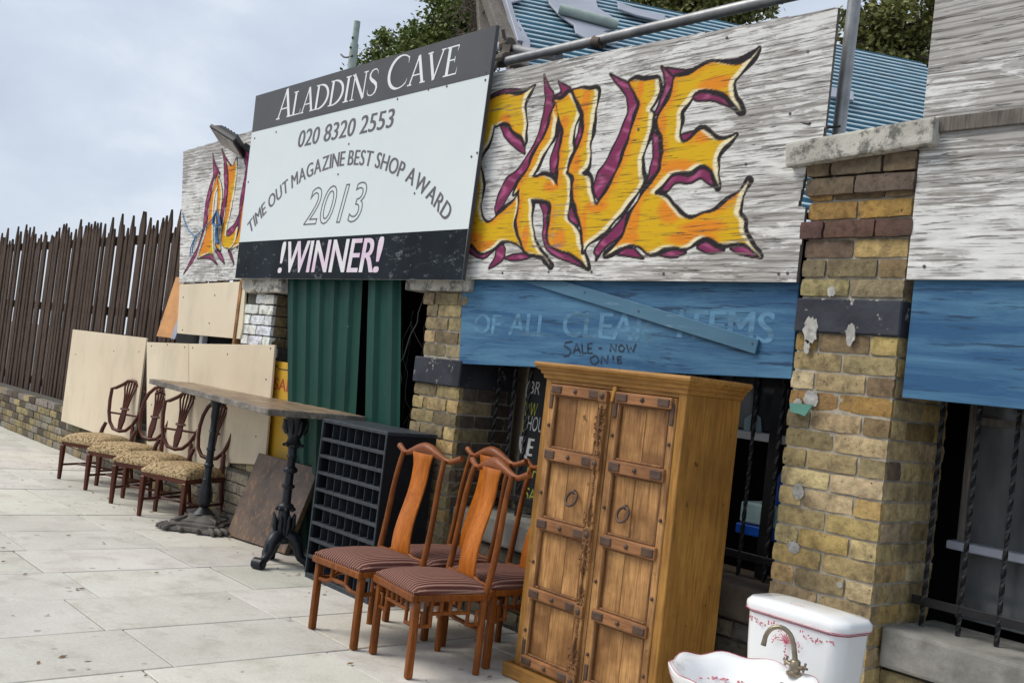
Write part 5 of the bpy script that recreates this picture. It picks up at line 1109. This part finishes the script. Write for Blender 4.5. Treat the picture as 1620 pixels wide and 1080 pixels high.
# ------------------------------------------------------------------ striped dining chairs (high yoke backs)
def chair_back_curve(t):
    """height fraction -> rearward offset; slight S"""
    return .006+.082*t**1.25+.007*math.sin(t*math.pi*1.7)
def make_chair(label, kind, loc, rz, seed):
    t = thing('dining_chair', label, 'chair', loc, rz, 'striped dining chairs in front of the wardrobe and pillar'); r = random.Random(seed)
    SZ, HW, HD = .365, .192, .176; LW = .034
    # seat: domed cushion
    nx, ny = 14, 14; vs, fs = [], []; w2, d2, z0 = .208, .204, SZ+.022
    for j in range(ny+1):
        for i in range(nx+1):
            u, v = -1+2*i/nx, -1+2*j/ny; e = max(abs(u), abs(v)); h = .050*(1-max(abs(u)**3.2, 0)*.55)*(1-abs(v)**3.2*.55); h *= (1-max(0, e-.86)/.14*.9)
            vs.append((u*w2*(1-.04*(v+1)/2), v*d2, z0+h+r.uniform(-.0006, .0006)))
    for j in range(ny):
        for i in range(nx): a = j*(nx+1)+i; fs.append((a, a+1, a+nx+2, a+nx+1))
    n0 = len(vs); ring = [i for i in range(nx+1)]+[(nx+1)*k+nx for k in range(1, ny+1)]+[(nx+1)*ny+i for i in range(nx-1, -1, -1)]+[(nx+1)*k for k in range(ny-1, 0, -1)]
    for i in ring: vs.append((vs[i][0]*.985, vs[i][1]*.985, SZ+.012))
    for q in range(len(ring)): a, b = ring[q], ring[(q+1) % len(ring)]; fs.append((a, n0+q, n0+(q+1) % len(ring), b))
    fs.append(tuple(range(n0, n0+len(ring))))
    MB().add(vs, fs).obj('seat', M['stripe'], t, smooth=60, world=False)
    # seat frame
    f_ = MB(); fh0, fh1 = SZ-.022, SZ+.012
    f_.box(-.215, .215, -.212, -.180, fh0, fh1).box(-.205, .205, .172, .202, fh0, fh1).box(-.213, -.183, -.180, .172, fh0+.002, fh1-.001).box(.183, .213, -.180, .172, fh0+.002, fh1-.001)
    f_.obj('seat_frame', M['rosewood'], t, bev=.009, seg=3, smooth=35, world=False)
    for sx in (-1, 1):      # front legs, octagonal rounded
        m_ = MB(); m_.box(sx*HW-LW/2, sx*HW+LW/2, -HD-LW/2, -HD+LW/2, 0, SZ-.02); m_.obj('leg', M['rosewood'], t, bev=.010, seg=2, smooth=35, world=False)
        pts = [(sx*HW, HD, 0), (sx*HW, HD, .2), (sx*HW, HD+.002, SZ)]; rad = [.0165, .0175, .018]
        for i in range(1, 13):
            q = i/12; z = SZ+q*(.925-SZ); pts.append((sx*(HW+.004*math.sin(q*3)-.014*q*q), HD+chair_back_curve(q), z)); rad.append(.0172-.0035*q)
        MB().tube(pts, rad, 10).obj('leg', M['rosewood'], t, smooth=50, world=False)
    # splat
    m_ = MB(); vs, fs = [], []
    for i in range(17):
        q = i/16; z = SZ+.035+q*(.905-SZ); y = HD-.006+chair_back_curve(q)-.017*math.sin(q*math.pi*2.0)+.004; hw = .064+.008*math.sin((1-q)*math.pi*.5)**2+.004*math.cos(q*math.pi*2)
        if q > .9: hw += .02*(q-.9)/.1
        for sx, dy in ((-1, -.006), (0, -.008), (1, -.006), (1, .006), (-1, .006)): vs.append((sx*hw, y+dy, z))
    for i in range(16):
        for k in range(5): fs.append((i*5+k, i*5+(k+1) % 5, i*5+5+(k+1) % 5, i*5+5+k))
    fs += [(0, 1, 2, 3, 4)[::-1], tuple(80+k for k in range(5))]
    m_.add(vs, fs); m_.obj('splat', M['splat'], t, bev=.002, smooth=50, world=False)
    MB().tube([(x, HD+.008, SZ+.055-(.010 if abs(x) > .1 else 0)) for x in (-.19, -.11, -.085, .085, .11, .19)], [.011, .011, .013, .013, .011, .011], 8).obj('lower_rail', M['rosewood'], t, smooth=50, world=False)
    # yoke top rail
    pts, rad = [], []
    for i in range(25):
        q = -1+2*i/24; x = q*.272; a = abs(q)
        z = .925+.040*math.exp(-(q/.42)**2)-.008*math.exp(-((a-.66)/.14)**2)+.030*max(0, a-.74)**1.2*4
        y = HD+chair_back_curve(1)+.012-.010*math.cos(q*1.5)+.016*a**3
        pts.append((x, y+.012, z)); rad.append(.0150+.017*math.exp(-(q/.40)**2)+.002*math.exp(-((a-1)/.08)**2)-.002*math.exp(-((a-.6)/.2)**2))
    MB().tube(pts, rad, 12, flat=1.0).obj('top_rail', M['toprail'], t, smooth=60, world=False)
    W = M['rosewood']
    def stretch(fn, kind_):
        if kind_ == 'hump':
            P = [-.18, -.12, -.095, -.06, .06, .095, .12, .18]; H = [.262, .262, .268, .284, .284, .268, .262, .262]
            MB().tube([fn(x, z) for x, z in zip(P, H)], .0115, 8).obj('stretcher', W, t, smooth=50, world=False)
            for x in (-.065, .065): MB().tube([fn(x, .282), fn(x, SZ-.01)], .011, 8).obj('strut', W, t, smooth=50, world=False)
        else:
            MB().tube([fn(-.115, .288), fn(.115, .288)], .0095, 8).obj('stretcher', W, t, smooth=50, world=False)
            for x in (-.105, -.05, .0, .05, .105): MB().tube([fn(x, .225 if abs(x) > .1 else .288), fn(x, SZ-.01)], .0095, 8).obj('strut', W, t, smooth=50, world=False)
            for s in (-1, 1):
                MB().tube([fn(s*.105, .232), fn(s*.188, .232)], .0095, 8).obj('stretcher', W, t, smooth=50, world=False)
                MB().tube([fn(s*.155, .232), fn(s*.155, .295), fn(s*.188, .295)], .0085, 8).obj('strut', W, t, smooth=50, world=False)
    k2 = kind
    stretch(lambda x, z: (x, -HD, z), k2)
    for s in (-1, 1): stretch(lambda x, z, s=s: (s*HW, x*.92, z), k2)
    MB().tube([(-HW, HD, .20), (HW, HD, .20)], .011, 8).obj('stretcher', W, t, smooth=50, world=False)
    return t
make_chair('striped chair nearest the wardrobe front with lattice struts under the seat', 'lattice', (-3.905, 3.045, 0), R(-9), 1)
make_chair('striped chair in front of the black pigeonhole unit with a humped front stretcher', 'hump', (-4.405, 3.02, 0), R(1), 2)
make_chair('striped chair against the brick pillar behind the two front chairs', 'hump', (-4.42, 3.475, 0), R(-3), 3)
make_chair('striped chair half hidden behind the left edge of the wardrobe', 'lattice', (-3.925, 3.485, 0), R(-4), 4)

# ------------------------------------------------------------------ black pigeonhole unit
X0, X1, Y0, Y1, H1 = -5.685, -4.965, 3.42, 3.775, .995
pg = thing('pigeonhole_unit', 'black pigeonhole unit of small square compartments standing on the pavement', 'shelf unit', ((X0+X1)/2, Y0, 0))
MB().box(X0, X0+.018, Y0+.002, Y1, .004, H1-.022).obj('side_panel', M['blackpaint'], pg, bev=.002); MB().box(X1-.018, X1, Y0+.002, Y1, .004, H1-.022).obj('side_panel', M['blackpaint'], pg, bev=.002)
MB().box(X0+.018, X1-.018, Y1-.01, Y1, .02, H1-.022).obj('back_panel', M['blackpaint'], pg)
MB().box(X0-.004, X1+.004, Y0-.006, Y1+.003, H1-.022, H1).obj('top_panel', M['blackedge'], pg, bev=.003)
MB().box(X0-.002, X1+.002, Y0-.002, Y1, 0, .032).obj('base', M['blackedge'], pg, bev=.003)
nr, ncol = 9, 8; zb, zt = .032, H1-.022
for i in range(1, nr):
    z = zb+(zt-zb)*i/nr; MB().box(X0+.001, X1-.001, Y0-.006, Y1-.012, z-.010, z+.010).obj('shelf', M['blackedge'], pg, bev=.002)
for j in range(1, ncol):
    x = X0+.018+(X1-X0-.036)*j/ncol; MB().box(x-.0022, x+.0022, Y0+.012, Y1-.012, zb, zt).obj('divider', M['blackedge'], pg)
MB().box(X0-.003, X0+.012, Y0-.007, Y0+.002, .03, H1-.02).obj('edge_strip', M['blackedge'], pg, bev=.002); MB().box(X1-.012, X1+.002, Y0-.007, Y0+.002, .03, H1-.02).obj('edge_strip', M['blackedge'], pg, bev=.002)

# ------------------------------------------------------------------ leaning brown board
q = [Vector((-7.0, 3.55, .0)), Vector((-6.30, 3.645, .0)), Vector((-6.36, 3.755, .60)), Vector((-7.03, 3.745, .60))]
q = [onZ_ for onZ_ in q]
q[2] = q[1]+(q[3]-q[0])+Vector((.02, 0, -.012)); nrm = (q[1]-q[0]).cross(q[3]-q[0]).normalized()
if nrm.y > 0: nrm = -nrm
lb = MB(); lb.hexa([p-nrm*.0 for p in q], [p+nrm*.042 for p in q]); o = lb.obj('leaning_tabletop', M['copper'], None, bev=.003); tag(o, 'scuffed dark brown board leaning against the wall between the two table legs', 'board')

# ------------------------------------------------------------------ high cast iron table
TZ = .985; ang = R(-5)
tb = thing('pedestal_table', 'high narrow table with worn board top on two ornate cast iron pedestals', 'table', (-6.0, 3.43, 0))
TC = Vector((-5.79, 3.43, 0)); ax = Vector((-math.cos(R(7)), math.sin(R(7)), 0)); ay = Vector((-ax.y, ax.x, 0)) if False else Vector((math.sin(R(7)), math.cos(R(7)), 0))
def TP(s, w_, z): return tuple(Vector((-5.775, 3.43, 0))+ax*s+ay*w_+Vector((0, 0, z)))
nb = 5; Wd = .66
for i in range(nb):
    a, b = -Wd/2+Wd*i/nb+.001, -Wd/2+Wd*(i+1)/nb-.001; e = random.uniform(0, .001); dz = random.uniform(-.0015, .0015)
    MB().hexa([TP(e, a, TZ), TP(2.75, a, TZ), TP(2.75, b, TZ), TP(e, b, TZ)], [TP(e, a, TZ+.038+dz), TP(2.75, a, TZ+.038+dz), TP(2.75, b, TZ+.038+dz), TP(e, b, TZ+.038+dz)]).obj('top_board', M['tabletop'], tb, bev=.003)
MB().hexa([TP(.0, -Wd/2-.012, TZ-.004), TP(2.76, -Wd/2-.012, TZ-.004), TP(2.76, -Wd/2-.001, TZ-.004), TP(.0, -Wd/2-.001, TZ-.004)], [TP(.0, -Wd/2-.012, TZ+.037), TP(2.76, -Wd/2-.012, TZ+.037), TP(2.76, -Wd/2-.001, TZ+.037), TP(.0, -Wd/2-.001, TZ+.037)]).obj('edge_board', M['tableedge'], tb, bev=.003)
MB().hexa([TP(-.012, -Wd/2-.012, TZ-.004), TP(-.001, -Wd/2-.012, TZ-.004), TP(-.001, Wd/2, TZ-.004), TP(-.012, Wd/2, TZ-.004)], [TP(-.012, -Wd/2-.012, TZ+.037), TP(-.001, -Wd/2-.012, TZ+.037), TP(-.001, Wd/2, TZ+.037), TP(-.012, Wd/2, TZ+.037)]).obj('edge_board', M['tableedge'], tb, bev=.003)
# right pedestal: turned column on scroll legs
cxp, cyp = -6.01, 3.41
pd = MB().lathe([(.050, .15), (.062, .165), (.066, .18), (.050, .195), (.056, .21), (.046, .25), (.050, .29), (.034, .33), (.030, .36), (.052, .372), (.056, .384), (.052, .396), (.030, .41), (.028, .50), (.042, .512), (.044, .522), (.028, .534), (.027, .60), (.046, .612), (.050, .622), (.046, .634), (.028, .65), (.027, .70), (.036, .712), (.028, .724), (.028, .765), (.054, .778), (.060, .79), (.046, .805), (.038, .83), (.056, .86), (.070, .90), (.076, .93), (.070, .955), (.080, .975), (.080, .985)], (cxp, cyp, 0), 20).obj('pedestal', M['castiron'], tb, smooth=40)
lf = MB()
for k in range(8):
    a = 2*math.pi*k/8
    for z0_, r0_, hgt in ((.21, .050, .13), (.86, .058, .09)): lf.tube([(cxp+math.cos(a)*(r0_+o_), cyp+math.sin(a)*(r0_+o_), z0_+hgt*t) for t, o_ in ((0, 0), (.4, .016), (.75, .014), (1, .024))], [.012, .016, .013, .004], 6)
    lf.ball((cxp+math.cos(a+.39)*.055, cyp+math.sin(a+.39)*.055, .37), .013, 5).ball((cxp+math.cos(a+.39)*.06, cyp+math.sin(a+.39)*.06, .785), .011, 5)
lf.obj('acanthus_leaves', M['castiron'], pd, smooth=60)
for k in range(3):
    a = R(-68+120*k); dr = Vector((math.cos(a), math.sin(a), 0)); sd_ = Vector((-dr.y, dr.x, 0)); P = lambda r_, z: Vector((cxp, cyp, 0))+dr*r_+Vector((0, 0, z))
    m_ = MB().tube([P(.03, .20), P(.07, .185), P(.105, .15), P(.115, .105), P(.135, .065), P(.175, .04), P(.205, .035)], [.044, .046, .041, .034, .028, .025, .023], 10)
    m_.tube([P(.20, .036)+sd_*-.035, P(.20, .036)+sd_*.035], .036, 14).tube([P(.20, .036)+sd_*-.042, P(.20, .036)+sd_*.042], .018, 10)
    m_.tube([P(.10, .165), P(.135, .15), P(.145, .115), P(.13, .10)], [.010, .014, .012, .005], 6)
    m_.obj('scroll_foot', M['castiron'], tb, smooth=45)
# left pedestal: slim column on a broad lobed base
cxp, cyp = -7.285, 3.45
pd = MB().lathe([(.075, .10), (.085, .115), (.06, .14), (.040, .155), (.030, .165), (.040, .175), (.046, .20), (.050, .24), (.044, .30), (.032, .36), (.036, .37), (.029, .38), (.028, .46), (.036, .468), (.036, .482), (.028, .49), (.027, .58), (.034, .588), (.034, .60), (.027, .61), (.026, .72), (.033, .73), (.026, .74), (.025, .80), (.032, .84), (.030, .90), (.05, .96), (.06, .985)], (cxp, cyp, 0), 18).obj('pedestal', M['castiron'], tb, smooth=40)
fb2 = MB().lathe([(.25, .0), (.265, .012), (.255, .03), (.21, .036), (.205, .055), (.17, .062), (.165, .075), (.12, .085), (.085, .115)], (cxp, cyp, 0), 48, 0, 4, .16)
fb2.obj('pedestal_base', M['castgrey'], tb, smooth=50)
for k in range(4):
    m_ = MB(); a = math.pi/2*k; dr = Vector((math.cos(a), math.sin(a), 0)); sd_ = Vector((-dr.y, dr.x, 0)); P = lambda r_, s_, z: Vector((cxp, cyp, 0))+dr*r_+sd_*s_+Vector((0, 0, z))
    for s_ in (-.05, 0, .05): m_.tube([P(.20, s_*.7, .035), P(.28, s_, .034), P(.315, s_*1.1, .022), P(.318, s_*1.1, .006)], [.012, .019, .019, .012], 8)
    for s_ in (-.13, .13): m_.ball(P(.22, s_, .024), .022, 6, 0, (1, 1, .8))
    m_.tube([P(.12, 0, .095), P(.19, .02, .082), P(.22, 0, .07)], [.012, .016, .008], 6)
    m_.obj('lion_foot', M['castgrey'], tb, smooth=60)

# ------------------------------------------------------------------ carved mahogany chairs by the beige panels
def carved_chair(label, kind, loc, rz, seed):
    t = thing('carved_chair', label, 'chair', loc, rz, 'carved chairs along the beige panels'); Wm = M['mahog']
    SZ, HW, HD = .36, .215, .205
    m_ = MB(); nx = ny = 12; vs, fs = [], []
    for j in range(ny+1):
        for i in range(nx+1):
            u, v = -1+2*i/nx, -1+2*j/ny; e = max(abs(u), abs(v)); h = .085*(1-abs(u)**4*.4)*(1-abs(v)**4*.4)*(1-max(0, e-.82)/.18*.7); vs.append((u*(.235-.02*(v+1)/2), v*.225, SZ-.01+h))
    for j in range(ny):
        for i in range(nx): a = j*(nx+1)+i; fs.append((a, a+1, a+nx+2, a+nx+1))
    n0 = len(vs); ring = [i for i in range(nx+1)]+[(nx+1)*k+nx for k in range(1, ny+1)]+[(nx+1)*ny+i for i in range(nx-1, -1, -1)]+[(nx+1)*k for k in range(ny-1, 0, -1)]
    for i in ring: vs.append((vs[i][0]*.98, vs[i][1]*.98, SZ-.02))
    for q_ in range(len(ring)): a, b = ring[q_], ring[(q_+1) % len(ring)]; fs.append((a, n0+q_, n0+(q_+1) % len(ring), b))
    fs.append(tuple(range(n0, n0+len(ring)))); m_.add(vs, fs); m_.obj('seat', M['tan'], t, smooth=60, world=False)
    MB().box(-.228, .228, -.218, .212, SZ-.055, SZ-.015).obj('seat_frame', Wm, t, bev=.006, seg=2, world=False)
    for sx in (-1, 1):
        MB().hexa([(sx*HW-.014, -HD-.014, 0), (sx*HW+.014, -HD-.014, 0), (sx*HW+.014, -HD+.014, 0), (sx*HW-.014, -HD+.014, 0)], [(sx*HW-.02, -HD-.02, SZ-.05), (sx*HW+.02, -HD-.02, SZ-.05), (sx*HW+.02, -HD+.02, SZ-.05), (sx*HW-.02, -HD+.02, SZ-.05)]).obj('leg', Wm, t, bev=.004, world=False)
        MB().tube([(sx*(HW-.01), HD+.06, 0), (sx*(HW-.02), HD+.015, .2), (sx*(HW-.025), HD, SZ), (sx*(HW-.04), HD+.012, SZ+.10), (sx*(HW-.055), HD+.03, SZ+.16)], [.015, .018, .02, .019, .016], 8).obj('leg', Wm, t, smooth=50, world=False)
        MB().tube([(sx*HW, -HD, .13), (sx*(HW-.015), HD+.03, .13)], .011, 6).obj('stretcher', Wm, t, smooth=50, world=False)
    MB().tube([(-HW, -.01, .13), (HW, -.01, .13)], .011, 6).obj('stretcher', Wm, t, smooth=50, world=False)
    by = lambda z: HD+.015+(z-SZ)*.20
    if kind == 'shield':
        half = [(0, .455), (.075, .47), (.135, .53), (.175, .62), (.20, .73), (.212, .835), (.165, .850), (.10, .885), (.05, .925), (0, .935)]
    else:
        half = [(0, .46), (.08, .475), (.135, .53), (.165, .62), (.178, .70), (.172, .79), (.145, .86), (.09, .915), (.04, .935), (0, .94)]
    loop = [(x, z) for x, z in half]+[(-x, z) for x, z in half[-2:0:-1]]
    MB().tube([(x, by(z), z) for x, z in loop], .0165, 8, closed=True).obj('back_frame', Wm, t, smooth=55, world=False)
    s_ = MB()
    for k in range(-2, 3): s_.tube([(k*.004, by(.47), .47), (k*.012, by(.56), .56), (k*.010, by(.66), .66), (k*.020, by(.78), .78), (k*.034, by(.87), .87), (k*.030, by(.92), .92 if abs(k) < 2 else .905)], [.014, .013, .010, .009, .009, .010], 6)
    s_.tube([(-.045, by(.665), .665), (0, by(.655)-.008, .655), (.045, by(.665), .665)], .012, 6).tube([(-.03, by(.56), .555), (.03, by(.56), .555)], .012, 6)
    if kind == 'oval':
        for k in range(5): s_.ball(((k-2)*.028, by(.90)-.005, .895-.012*abs(k-2)), .016, 5)
    s_.obj('splat', Wm, t, smooth=55, world=False)
    if kind == 'shield': MB().bar((-.19, by(.62), .615), (.19, by(.62), .615), .012, .02).obj('cross_rail', Wm, t, bev=.003, world=False)
    return t
carved_chair('carved dark chair with an oval back and tan seat beside the table leg', 'oval', (-7.71, 3.46, 0), R(22), 1)
carved_chair('carved dark chair with a shield back behind the oval backed chair', 'shield', (-8.31, 3.46, 0), R(30), 2)
carved_chair('carved dark chair with an oval back at the left past the shield back chair', 'oval', (-8.95, 3.47, 0), R(24), 3)
carved_chair('carved dark chair with a shield back furthest along the row by the fence', 'shield', (-9.62, 3.46, 0), R(28), 4)

# ------------------------------------------------------------------ painted porcelain: cistern on its pan, and basin with a swan neck tap
cs = thing('toilet', 'white porcelain toilet with a pink floral pattern on its tall cistern', 'toilet', (-1.995, 3.20, 0), R(-2))
def rrect(w_, d_, n=10, rad=.05, bow=0.):
    out = []
    for cxs, cys, a0 in ((1, 1, 0), (-1, 1, 90), (-1, -1, 180), (1, -1, 270)):
        for i in range(n+1): a = R(a0+90*i/n); out.append((cxs*(w_-rad)+rad*math.cos(a), cys*(d_-rad)+rad*math.sin(a)))
    return [(x, y-bow*(1-(x/w_)**2)*(1 if y < 0 else 0)) for x, y in out]
def loft(mb, secs):
    n = len(secs[0]); vs = [p for s_ in secs for p in s_]; fs = [(i*n+k, i*n+(k+1) % n, i*n+n+(k+1) % n, i*n+n+k) for i in range(len(secs)-1) for k in range(n)]
    fs += [tuple(range(n))[::-1], tuple((len(secs)-1)*n+k for k in range(n))]; return mb.add(vs, fs)
prof = [(.155, .075, .33), (.172, .082, .36), (.182, .086, .44), (.192, .09, .56), (.197, .092, .68)]
loft(MB(), [[(x, y, z) for x, y in rrect(a, b, 8, .045, .02)] for a, b, z in prof]).obj('cistern', M['porcelain'], cs, smooth=40, world=False)
lidp = [(.197, .092, .682), (.206, .099, .684), (.209, .101, .700), (.208, .100, .712), (.196, .092, .726), (.12, .055, .734)]
loft(MB(), [[(x, y, z) for x, y in rrect(a, b, 8, .05, .024)] for a, b, z in lidp]).obj('cistern_lid', M['porcelain'], cs, smooth=45, world=False)
ln = MB()
for z, a, b in ((.688, .2085, .1015), (.679, .1985, .0935)):
    ln.tube([(x*1.002, y*1.004-.0006, z) for x, y in rrect(a, b, 8, .05, .024)], .0016, 5, closed=True)
ln.obj('pink_line', M['pinkprint'], cs, world=False)
fp = MB(); r = random.Random(2)
def petal(x, z, a, l_, w2_):
    fy = lambda x_, z_: -(.092-.012*(.68-z_)/.24)-.0205*(1-(x_/.197)**2)-.0022
    pts = [(x, z), (x+math.cos(a)*l_*.5-math.sin(a)*w2_, z+math.sin(a)*l_*.5+math.cos(a)*w2_), (x+math.cos(a)*l_, z+math.sin(a)*l_), (x+math.cos(a)*l_*.5+math.sin(a)*w2_, z+math.sin(a)*l_*.5-math.cos(a)*w2_)]
    fp.add([(u, fy(u, v), v) for u, v in pts], [(0, 1, 2, 3)])
for i in range(70):     # garland under the lid
    x = -.17+.34*i/69
    if abs(x) < .05 or r.random() < .25: continue
    petal(x, .652-.006*math.cos(x*60)+r.uniform(-.004, .004), r.uniform(0, 6.3), r.uniform(.008, .015), .0028)
for k in range(9): petal(0, .618, R(-10+25*k), .034 if k % 2 == 0 else .025, .0026)
for k in range(7): petal(0, .618, R(190+23*k), .016, .002)
for s_ in (-1, 1):
    for k in range(13): petal(s_*(.022+.003*k), .640-.0035*k+.008*math.sin(k), r.uniform(0, 6), .009, .002)
    for k in range(6): petal(s_*.03+s_*.006*k, .612+.004*math.sin(k*2), r.uniform(0, 6), .007, .002)
for k in range(6): petal(.0+r.uniform(-.003, .003), .595-.010*k, R(90+30*(-1)**k), .010, .003); petal(0, .595-.010*k, R(-90), .009, .0022)
fp.obj('floral_print', M['pinkprint'], cs, world=False)
fp = MB(); 
for k in range(5): fp.ball((-.01+.012*k-.02, -.06, .734), .0035, 4, 0, (1.4, .7, .4))
fp.obj('floral_print', M['pinkprint'], cs, world=False)
pan_ = [(.10, .16, 0), (.095, .15, .05), (.085, .12, .15), (.11, .15, .24), (.165, .21, .33), (.175, .22, .345)]
loft(MB(), [[(x, y-.20+(.02 if z < .2 else 0), z) for x, y in [(a*math.cos(2*math.pi*i/28), b*math.sin(2*math.pi*i/28)*(1.12 if math.sin(2*math.pi*i/28) < 0 else 1)) for i in range(28)]] for a, b, z in pan_]).obj('pan', M['porcelain'], cs, smooth=50, world=False)
loft(MB(), [[(x, y-.20, z) for x, y in [(a*math.cos(2*math.pi*i/28), b*math.sin(2*math.pi*i/28)*1.05) for i in range(28)]] for a, b, z in ((.178, .225, .349), (.182, .23, .358), (.176, .224, .368), (.10, .14, .372))]).obj('seat_lid', M['porcelain'], cs, smooth=50, world=False)

bs = thing('basin', 'white scalloped porcelain basin with pink flowers and a swan neck tap', 'basin', (-1.925, 2.765, 0), R(-21))
def scal(i, n, a, b, k=1., amp=.03):
    t_ = 2*math.pi*i/n; s_ = 1+amp*k*math.cos(9*t_)*(.7+.3*math.sin(t_)); return (a*math.cos(t_)*s_, b*math.sin(t_)*s_*(1.05 if math.sin(t_) > 0 else 1))
nB = 72; RZ_ = .54
def ring_(a, b, z, k=1., zamp=.0): return [(*scal(i, nB, a, b, k), z+zamp*math.cos(9*2*math.pi*i/nB)+.014*max(0, math.sin(2*math.pi*i/nB))) for i in range(nB)]
secs = [ring_(.12, .09, RZ_-.19, 0), ring_(.18, .14, RZ_-.15, .2), ring_(.23, .18, RZ_-.085, .6), ring_(.258, .208, RZ_-.03, 1), ring_(.27, .217, RZ_-.008, 1, .005), ring_(.273, .219, RZ_+.004, 1, .005), ring_(.264, .211, RZ_+.008, 1, .005), ring_(.24, .188, RZ_-.004, .7, .002), ring_(.21, .163, RZ_-.035, .3), ring_(.18, .125, RZ_-.085, .1), ring_(.09, .06, RZ_-.11, 0), ring_(.02, .015, RZ_-.115, 0)]
loft(MB(), secs).obj('bowl', M['porcelain'], bs, smooth=60, world=False)
MB().tube([(x, y, z+.0015) for x, y, z in ring_(.268, .214, RZ_+.007, 1, .005)], .0011, 4, closed=True).tube([(x, y, z) for x, y, z in ring_(.2645, .2125, RZ_-.020, 1)], .0009, 4, closed=True).obj('pink_line', M['pinkprint'], bs, world=False)
fp = MB(); r = random.Random(6)
for i in range(80):
    t_ = R(r.uniform(20, 200)); q_ = r.uniform(.72, .80); x, y = .235*q_*math.cos(t_)*1.05, .17*q_*math.sin(t_)*1.05
    if r.random() < .5: continue
    fp.ball((x+r.uniform(-.008, .008), y+r.uniform(-.008, .008), RZ_-.050), r.uniform(.003, .006), 4, 0, (1.4, 1, .5))
for k in range(14): fp.ball((-.02+.03*math.cos(k*1.1)*(k % 3)*.5, .115+.022*math.sin(k*1.1)*(k % 3)*.5, RZ_-.056), .006, 4, 0, (1.2, 1, .4))
fp.obj('floral_print', M['pinkprint'], bs, world=False)
MB().lathe([(.016, 0), (.018, .004), (.012, .006)], (-.03, .178, RZ_-.022), 12).obj('overflow_ring', M['brass'], bs, smooth=40, world=False)
loft(MB(), [ring_(.11, .095, 0, 0), ring_(.10, .085, .05, 0), ring_(.07, .06, .15, 0), ring_(.085, .065, .28, 0), ring_(.12, .09, .345, 0)]).obj('pedestal', M['porcelain'], bs, smooth=50, world=False)
tpx, tpy = -.02, .20
pts = [(tpx, tpy, RZ_+.01), (tpx+.004, tpy-.002, RZ_+.05), (tpx-.004, tpy-.008, RZ_+.098)]+[(tpx-.006-.036*(1-math.cos(R(a))), tpy-.01-.030*(1-math.cos(R(a))), RZ_+.098+.055*math.sin(R(a))) for a in range(15, 181, 15)]+[(tpx-.079, tpy-.072, RZ_+.083)]
tp_ = MB().tube(pts, [.011, .009, .0085]+[.0078]*11+[.0085, .009][:len(pts)-14], 12).obj('tap', M['brass'], bs, smooth=60, world=False)
m_ = MB().lathe([(.026, 0), (.026, .008), (.018, .014), (.017, .045), (.011, .05)], (tpx, tpy, RZ_+.012), 14)
m_.tube([(tpx-.038, tpy-.006, RZ_+.044), (tpx, tpy, RZ_+.036)], .007, 8).tube([(tpx+.038, tpy+.006, RZ_+.044), (tpx, tpy, RZ_+.036)], .007, 8)
for s_ in (-1, 1):
    for a in range(4): m_.tube([(tpx+s_*.04, tpy+s_*.006, RZ_+.047), (tpx+s_*.04+.015*math.cos(a*1.57), tpy+s_*.006+.004*math.sin(a*1.57), RZ_+.047+.015*math.sin(a*1.57))], .004, 6)
m_.obj('tap_handles', M['brass'], tp_, smooth=50, world=False)
